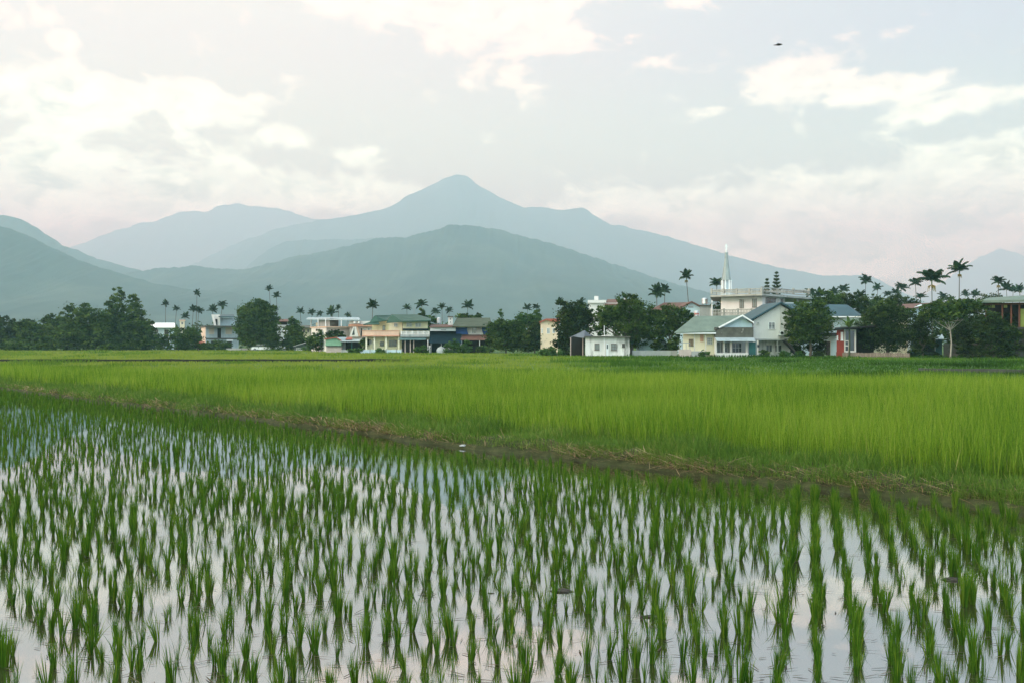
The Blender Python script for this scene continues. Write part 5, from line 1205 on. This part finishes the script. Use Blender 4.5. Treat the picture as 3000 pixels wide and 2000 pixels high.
# ================================================================== PALMS
def frond_mesh(seed, drape=1.0, nf=11):
    """crown of pinnate fronds, radius about 1"""
    g2 = np.random.default_rng(seed); parts = []
    for k in range(nf):
        an = k * 2.399 + g2.uniform(-.2, .2); l0 = .10 + 1.35 * (k / (nf - 1)) + g2.uniform(-.1, .1); bend = (1.0 + .5 * g2.random()) * drape; Lf = g2.uniform(.9, 1.15)
        ns = 15; p = np.array([0., 0., 0.]); rach = []
        for s in range(ns):
            t = s / (ns - 1); th = l0 + bend * t * t; dvec = np.array([math.sin(th) * math.cos(an), math.sin(th) * math.sin(an), math.cos(th)]); rach.append((p.copy(), dvec, t)); p = p + dvec * Lf / ns
        B, A, Ln = [], [], []
        vv = []
        side = np.array([-math.sin(an), math.cos(an), 0.])
        for (q, d_, t) in rach[1:]:
            ll = .40 * math.sin(math.pi * min(1, .12 + t * .85)) ** .7 * (1 - .35 * t)
            for sg in (-1, 1):
                dr = side * sg * .78 + d_ * .55 + np.array([0, 0, -.22 - .25 * g2.random()]); dr /= np.linalg.norm(dr)
                e = q + dr * ll; w = d_ * .045
                mid = q + dr * ll * .5 + np.array([0, 0, .03])
                vv.append([q - w, q + w, mid + w * 1.2, mid - w * 1.2]); vv.append([mid - w * 1.2, mid + w * 1.2, e + w * .2 - [0, 0, .04], e - w * .2 - [0, 0, .04]])
        for s in range(ns - 1):
            a_, b2 = rach[s][0], rach[s + 1][0]; w = side * .016; vv.append([a_ - w, a_ + w, b2 + w, b2 - w])
        vv = np.array(vv).reshape(-1, 3); parts.append((vv, np.arange(len(vv)).reshape(-1, 4), np.full(len(vv), np.clip(g2.normal(.45, .2), 0, 1))))
    v, f, t = join_np(parts)
    return np_mesh('crown', v, f, PALML, t)
PALMM = [frond_mesh(40 + k, 1.0 + .15 * (k % 3), 11 + k % 4) for k in range(8)]
def palm(px, py, w, label, lean=None, fruit=0, D=None):
    lean = rnd.uniform(-9, 9) if lean is None else lean
    D = D or min(330, max(128, F * 2.9 / w)); R_ = w / 2 * D / F * (1.55 if w < 40 else 1.3)
    zc = Z(py, D); xb = W(px + lean, D); root = empty('betel_palm', (xb, D, 0)); tag(root, label, 'palm tree', 'betel palms rising around the village')
    xt = W(px, D) - xb; mb = MB(); n_ = 9; sh = R_ * .62; zt = zc - sh * .55
    r0 = .095 if D < 200 else .10
    pts = [(xt * (k / n_) ** 1.6, 0, -.2 + (zt + .2) * k / n_) for k in range(n_ + 1)]
    mb.tube(pts, [r0 * 1.25 - r0 * .55 * k / n_ for k in range(n_ + 1)], 7); mb.build('trunk', PTRUNK, root)
    mb = MB(); mb.tube([(xt, 0, zt - .05), (xt, 0, zt + sh * .3), (xt, 0, zc + R_ * .05)], [r0 * .8, r0 * 1.15, r0 * .5], 7); mb.build('crownshaft', SHAFT, root)
    o = link_mesh('crown', PALMM[rnd.randrange(len(PALMM))], root, (xt, 0, zc - R_ * .05)); o.scale = (R_ * rnd.uniform(.82, 1.12), R_ * rnd.uniform(.82, 1.12), R_ * rnd.uniform(.85, 1.3)); o.rotation_euler = (rnd.uniform(-.25, .25), rnd.uniform(-.25, .25), rnd.uniform(0, 6.28))
    if fruit:
        mb = MB(); g2 = random.Random(int(px))
        for k in range(14):
            an = g2.uniform(0, 6.28); l_ = R_ * fruit * g2.uniform(.25, .5); mb.tube([(xt, 0, zt + .05), (xt + math.cos(an) * l_ * .6, math.sin(an) * l_ * .6, zt - l_ * .3), (xt + math.cos(an) * l_ * .8, math.sin(an) * l_ * .8, zt - l_ * 1.3)], [.03, .10, .04], 5)
        mb.build('fruit_cluster', FRUIT, root)
PALMS = [
 (19,931,15,'small palm poking above the trees at the left frame edge'),
 (485,892,20,'slim palm nearest the right end of the left tree group'),
 (517,906,19,'shorter slim palm above the right half of the white roofed shed'),
 (542,928,22,'low palm beside the small cream roof tower'),
 (577,861,20,'tall thin palm standing highest left of the corner house'),
 (566,908,24,'left of the twin palms below the tall thin one'),
 (582,912,24,'right of the twin palms below the tall thin one'),
 (623,908,25,'palm above the left end of the corner house roof'),
 (650,896,29,'fuller palm above the corner house rooftop room'),
 (789,848,19,'tallest palm right of the round tree'),
 (810,869,23,'second tall palm just right of the tallest one by the round tree'),
 (804,907,19,'lower palm touching the right side of the round tree'),
 (880,915,23,'single palm right of the conical tree'),
 (914,917,21,'first palm left of the flat canopy roof'),
 (938,921,18,'small palm over the left half of the flat canopy roof'),
 (973,917,31,'spreading palm behind the middle of the flat canopy roof'),
 (992,903,15,'narrow taller palm over the middle of the flat canopy roof'),
 (1019,926,16,'small palm over the right end of the flat canopy roof'),
 (1092,897,35,'wide star shaped palm left of the green gable roof'),
 (1192,904,25,'yellowish palm directly above the green main roof'),
 (1236,893,28,'shaggy palm above the right end of the green roof'),
 (1277,915,23,'palm above the white water tank'),
 (1295,901,22,'drooping palm between the water tank and roof box'),
 (1316,911,20,'palm rising straight behind the white roof box'),
 (1370,898,29,'full palm above the mossy roof'),
 (1355,925,14,'small spiky palm beside the full palm over the mossy roof'),
 (1545,905,25,'left palm above the feathery tree'),
 (1571,901,24,'right taller palm above the feathery tree'),
 (1642,886,24,'small palm crown over the dense dark tree'),
 (1703,888,28,'low palm crown behind the top right of the dense dark tree'),
 (1924,862,46,'large drooping palm above the spreading tree'),
 (1948,852,36,'upright palm overlapping the large drooping one'),
 (2011,812,42,'tall leaning palm standing alone left of the spire', 13, .5),
 (2100,832,37,'palm directly left of the spire base'),
 (2375,862,28,'dark palm tucked under the right end of the terrace slab'),
 (2403,866,30,'dim palm right of the terrace slab end'),
 (2443,858,26,'left of two level palms above the teal roof'),
 (2472,850,27,'right of two level palms above the teal roof'),
 (2521,868,30,'low dark palm left of the slim tall palm on the right hill slope'),
 (2536,824,30,'slim tall palm standing over the right hill slope'),
 (2571,846,24,'compact palm right of the slim tall palm'),
 (2601,863,24,'low palm above the orange tinged bush'),
 (2624,858,26,'left palm of the pair before the hill end'),
 (2640,843,30,'right taller palm of the pair before the hill end'),
 (2682,830,31,'tall shaggy palm left of the largest palm'),
 (2697,870,28,'low palm below the tall shaggy one'),
 (2730,818,76,'largest palm with a hanging orange yellow fruit cluster', 2, .7, 168),
 (2761,870,26,'low palm behind the right side of the largest palm'),
 (2811,790,62,'highest palm of all with yellow fruit under its crown', -2, .5, 170),
 (2828,863,24,'small palm right of the highest palm trunk'),
 (2858,865,24,'stumpy upright palm left of the pavilion roof'),
 (2925,826,46,'broad palm above the pavilion roof', 0, .5),
 (2949,846,28,'thin grey green palm right of the broad pavilion palm'),
 (2968,852,24,'small palm between the two larger palms over the pavilion'),
 (2988,851,32,'shaggy palm at the right frame edge over the pavilion')]
for p in PALMS: palm(p[0], p[1], p[2], p[3], *(p[4:] if len(p) > 4 else ()))

# ================================================================== SMALL THINGS
# bird gliding high on the right
BD_ = 62; bx, bz_ = W(2281, BD_), Z(132, BD_); BLK = mat('dark_feathers', (.018, .018, .02), .6, .3, 20)
mb = MB(); k_ = BD_ / F
mb.tube([(-10 * k_, 0, -.02), (-6 * k_, 0, -.008), (-2 * k_, 0, .012), (3 * k_, 0, .02), (6.5 * k_, 0, .025), (9 * k_, 0, .03), (12 * k_, 0, .028)], [.012, .035, .065, .07, .045, .035, .004], 10)

body = mb
def wing(sg):
    q = [(4 * k_, 0), (-3 * k_, 0), (-7.5 * k_, sg * .30), (-9 * k_, sg * .46), (-5 * k_, sg * .42), (1 * k_, sg * .22)]
    return [(x, y, .02 + abs(y) * (.22 if sg > 0 else -.16)) for x, y in q]
for sg in (-1, 1):
    body.extrude(wing(sg), (0, 0, .018))
body.extrude([(-9 * k_, -.03, -.02), (-13 * k_, -.075, -.05), (-11.5 * k_, 0, -.035), (-13 * k_, .075, -.05), (-9 * k_, .03, -.02)], (0, 0, .012))
o = body.build('bird', BLK); o.location = (bx, BD_, bz_); tag(o, 'lone dark bird gliding in the sky above the right hand cloud', 'bird')
# white litter at the foot of the bund
def lump(name, label, cat, x, y, z, r, m, seed, n=14):
    mb = MB(); vs = {}
    for i in range(n):
        for j in range(n // 2 + 1):
            th = 2 * math.pi * i / n; ph = math.pi * j / (n // 2); d = Vector((math.sin(ph) * math.cos(th), math.sin(ph) * math.sin(th), math.cos(ph)))
            q = 1 + .42 * mnoise.fractal(d * 2.2 + Vector((seed, 0, 0)), 1, 2.2, 4); vs[i, j] = (d.x * r[0] * q, d.y * r[1] * q, max(-.5 * r[2], d.z * r[2] * q))
    for i in range(n):
        for j in range(n // 2): mb.face([vs[i, j], vs[i, j + 1], vs[(i + 1) % n, j + 1], vs[(i + 1) % n, j]])
    o = mb.build(name, m); o.location = (x, y, z); tag(o, label, cat); return o
PLAS = mat('white_plastic', (.30, .31, .32), .6, .3, 8)
lump('plastic_bag', 'larger crumpled white plastic bag at the muddy bund foot', 'litter', W(1357, 20.6), 20.6, .05, (.085, .06, .022), PLAS, 2); lump('plastic_bag', 'smaller tilted pale plastic scrap right of the crumpled bag on the bund', 'litter', W(1382, 20.6), 20.7, .10, (.05, .05, .02), mat('pale_plastic', (.34, .35, .29), .5, .2, 8), 6)
MUD = soil_mat('wet_mud', [(.012, .011, .009), (.03, .026, .02), (.06, .05, .04)], 14, .45, .6)
for x, y, w, lab in ((1645,1731,64,'longest dark mud clod lying in the water near the middle'), (1905,1806,50,'second dark mud clod in the water right of the longest one'), (1438,1737,20,'small round mud clod left of the longest one'), (2790,1698,60,'pale flecked mud clod in the water near the right edge'), (2385,1755,26,'small mud clod between rice clumps right of the middle')):
    d_ = F * H / (y - 1000); r_ = w / 2 * d_ / F; lump('mud_clod', lab, 'mud clod', W(x, d_), d_, .0, (r_ * 1.05, r_ * .5, r_ * .22), MUD, x % 17, 18)
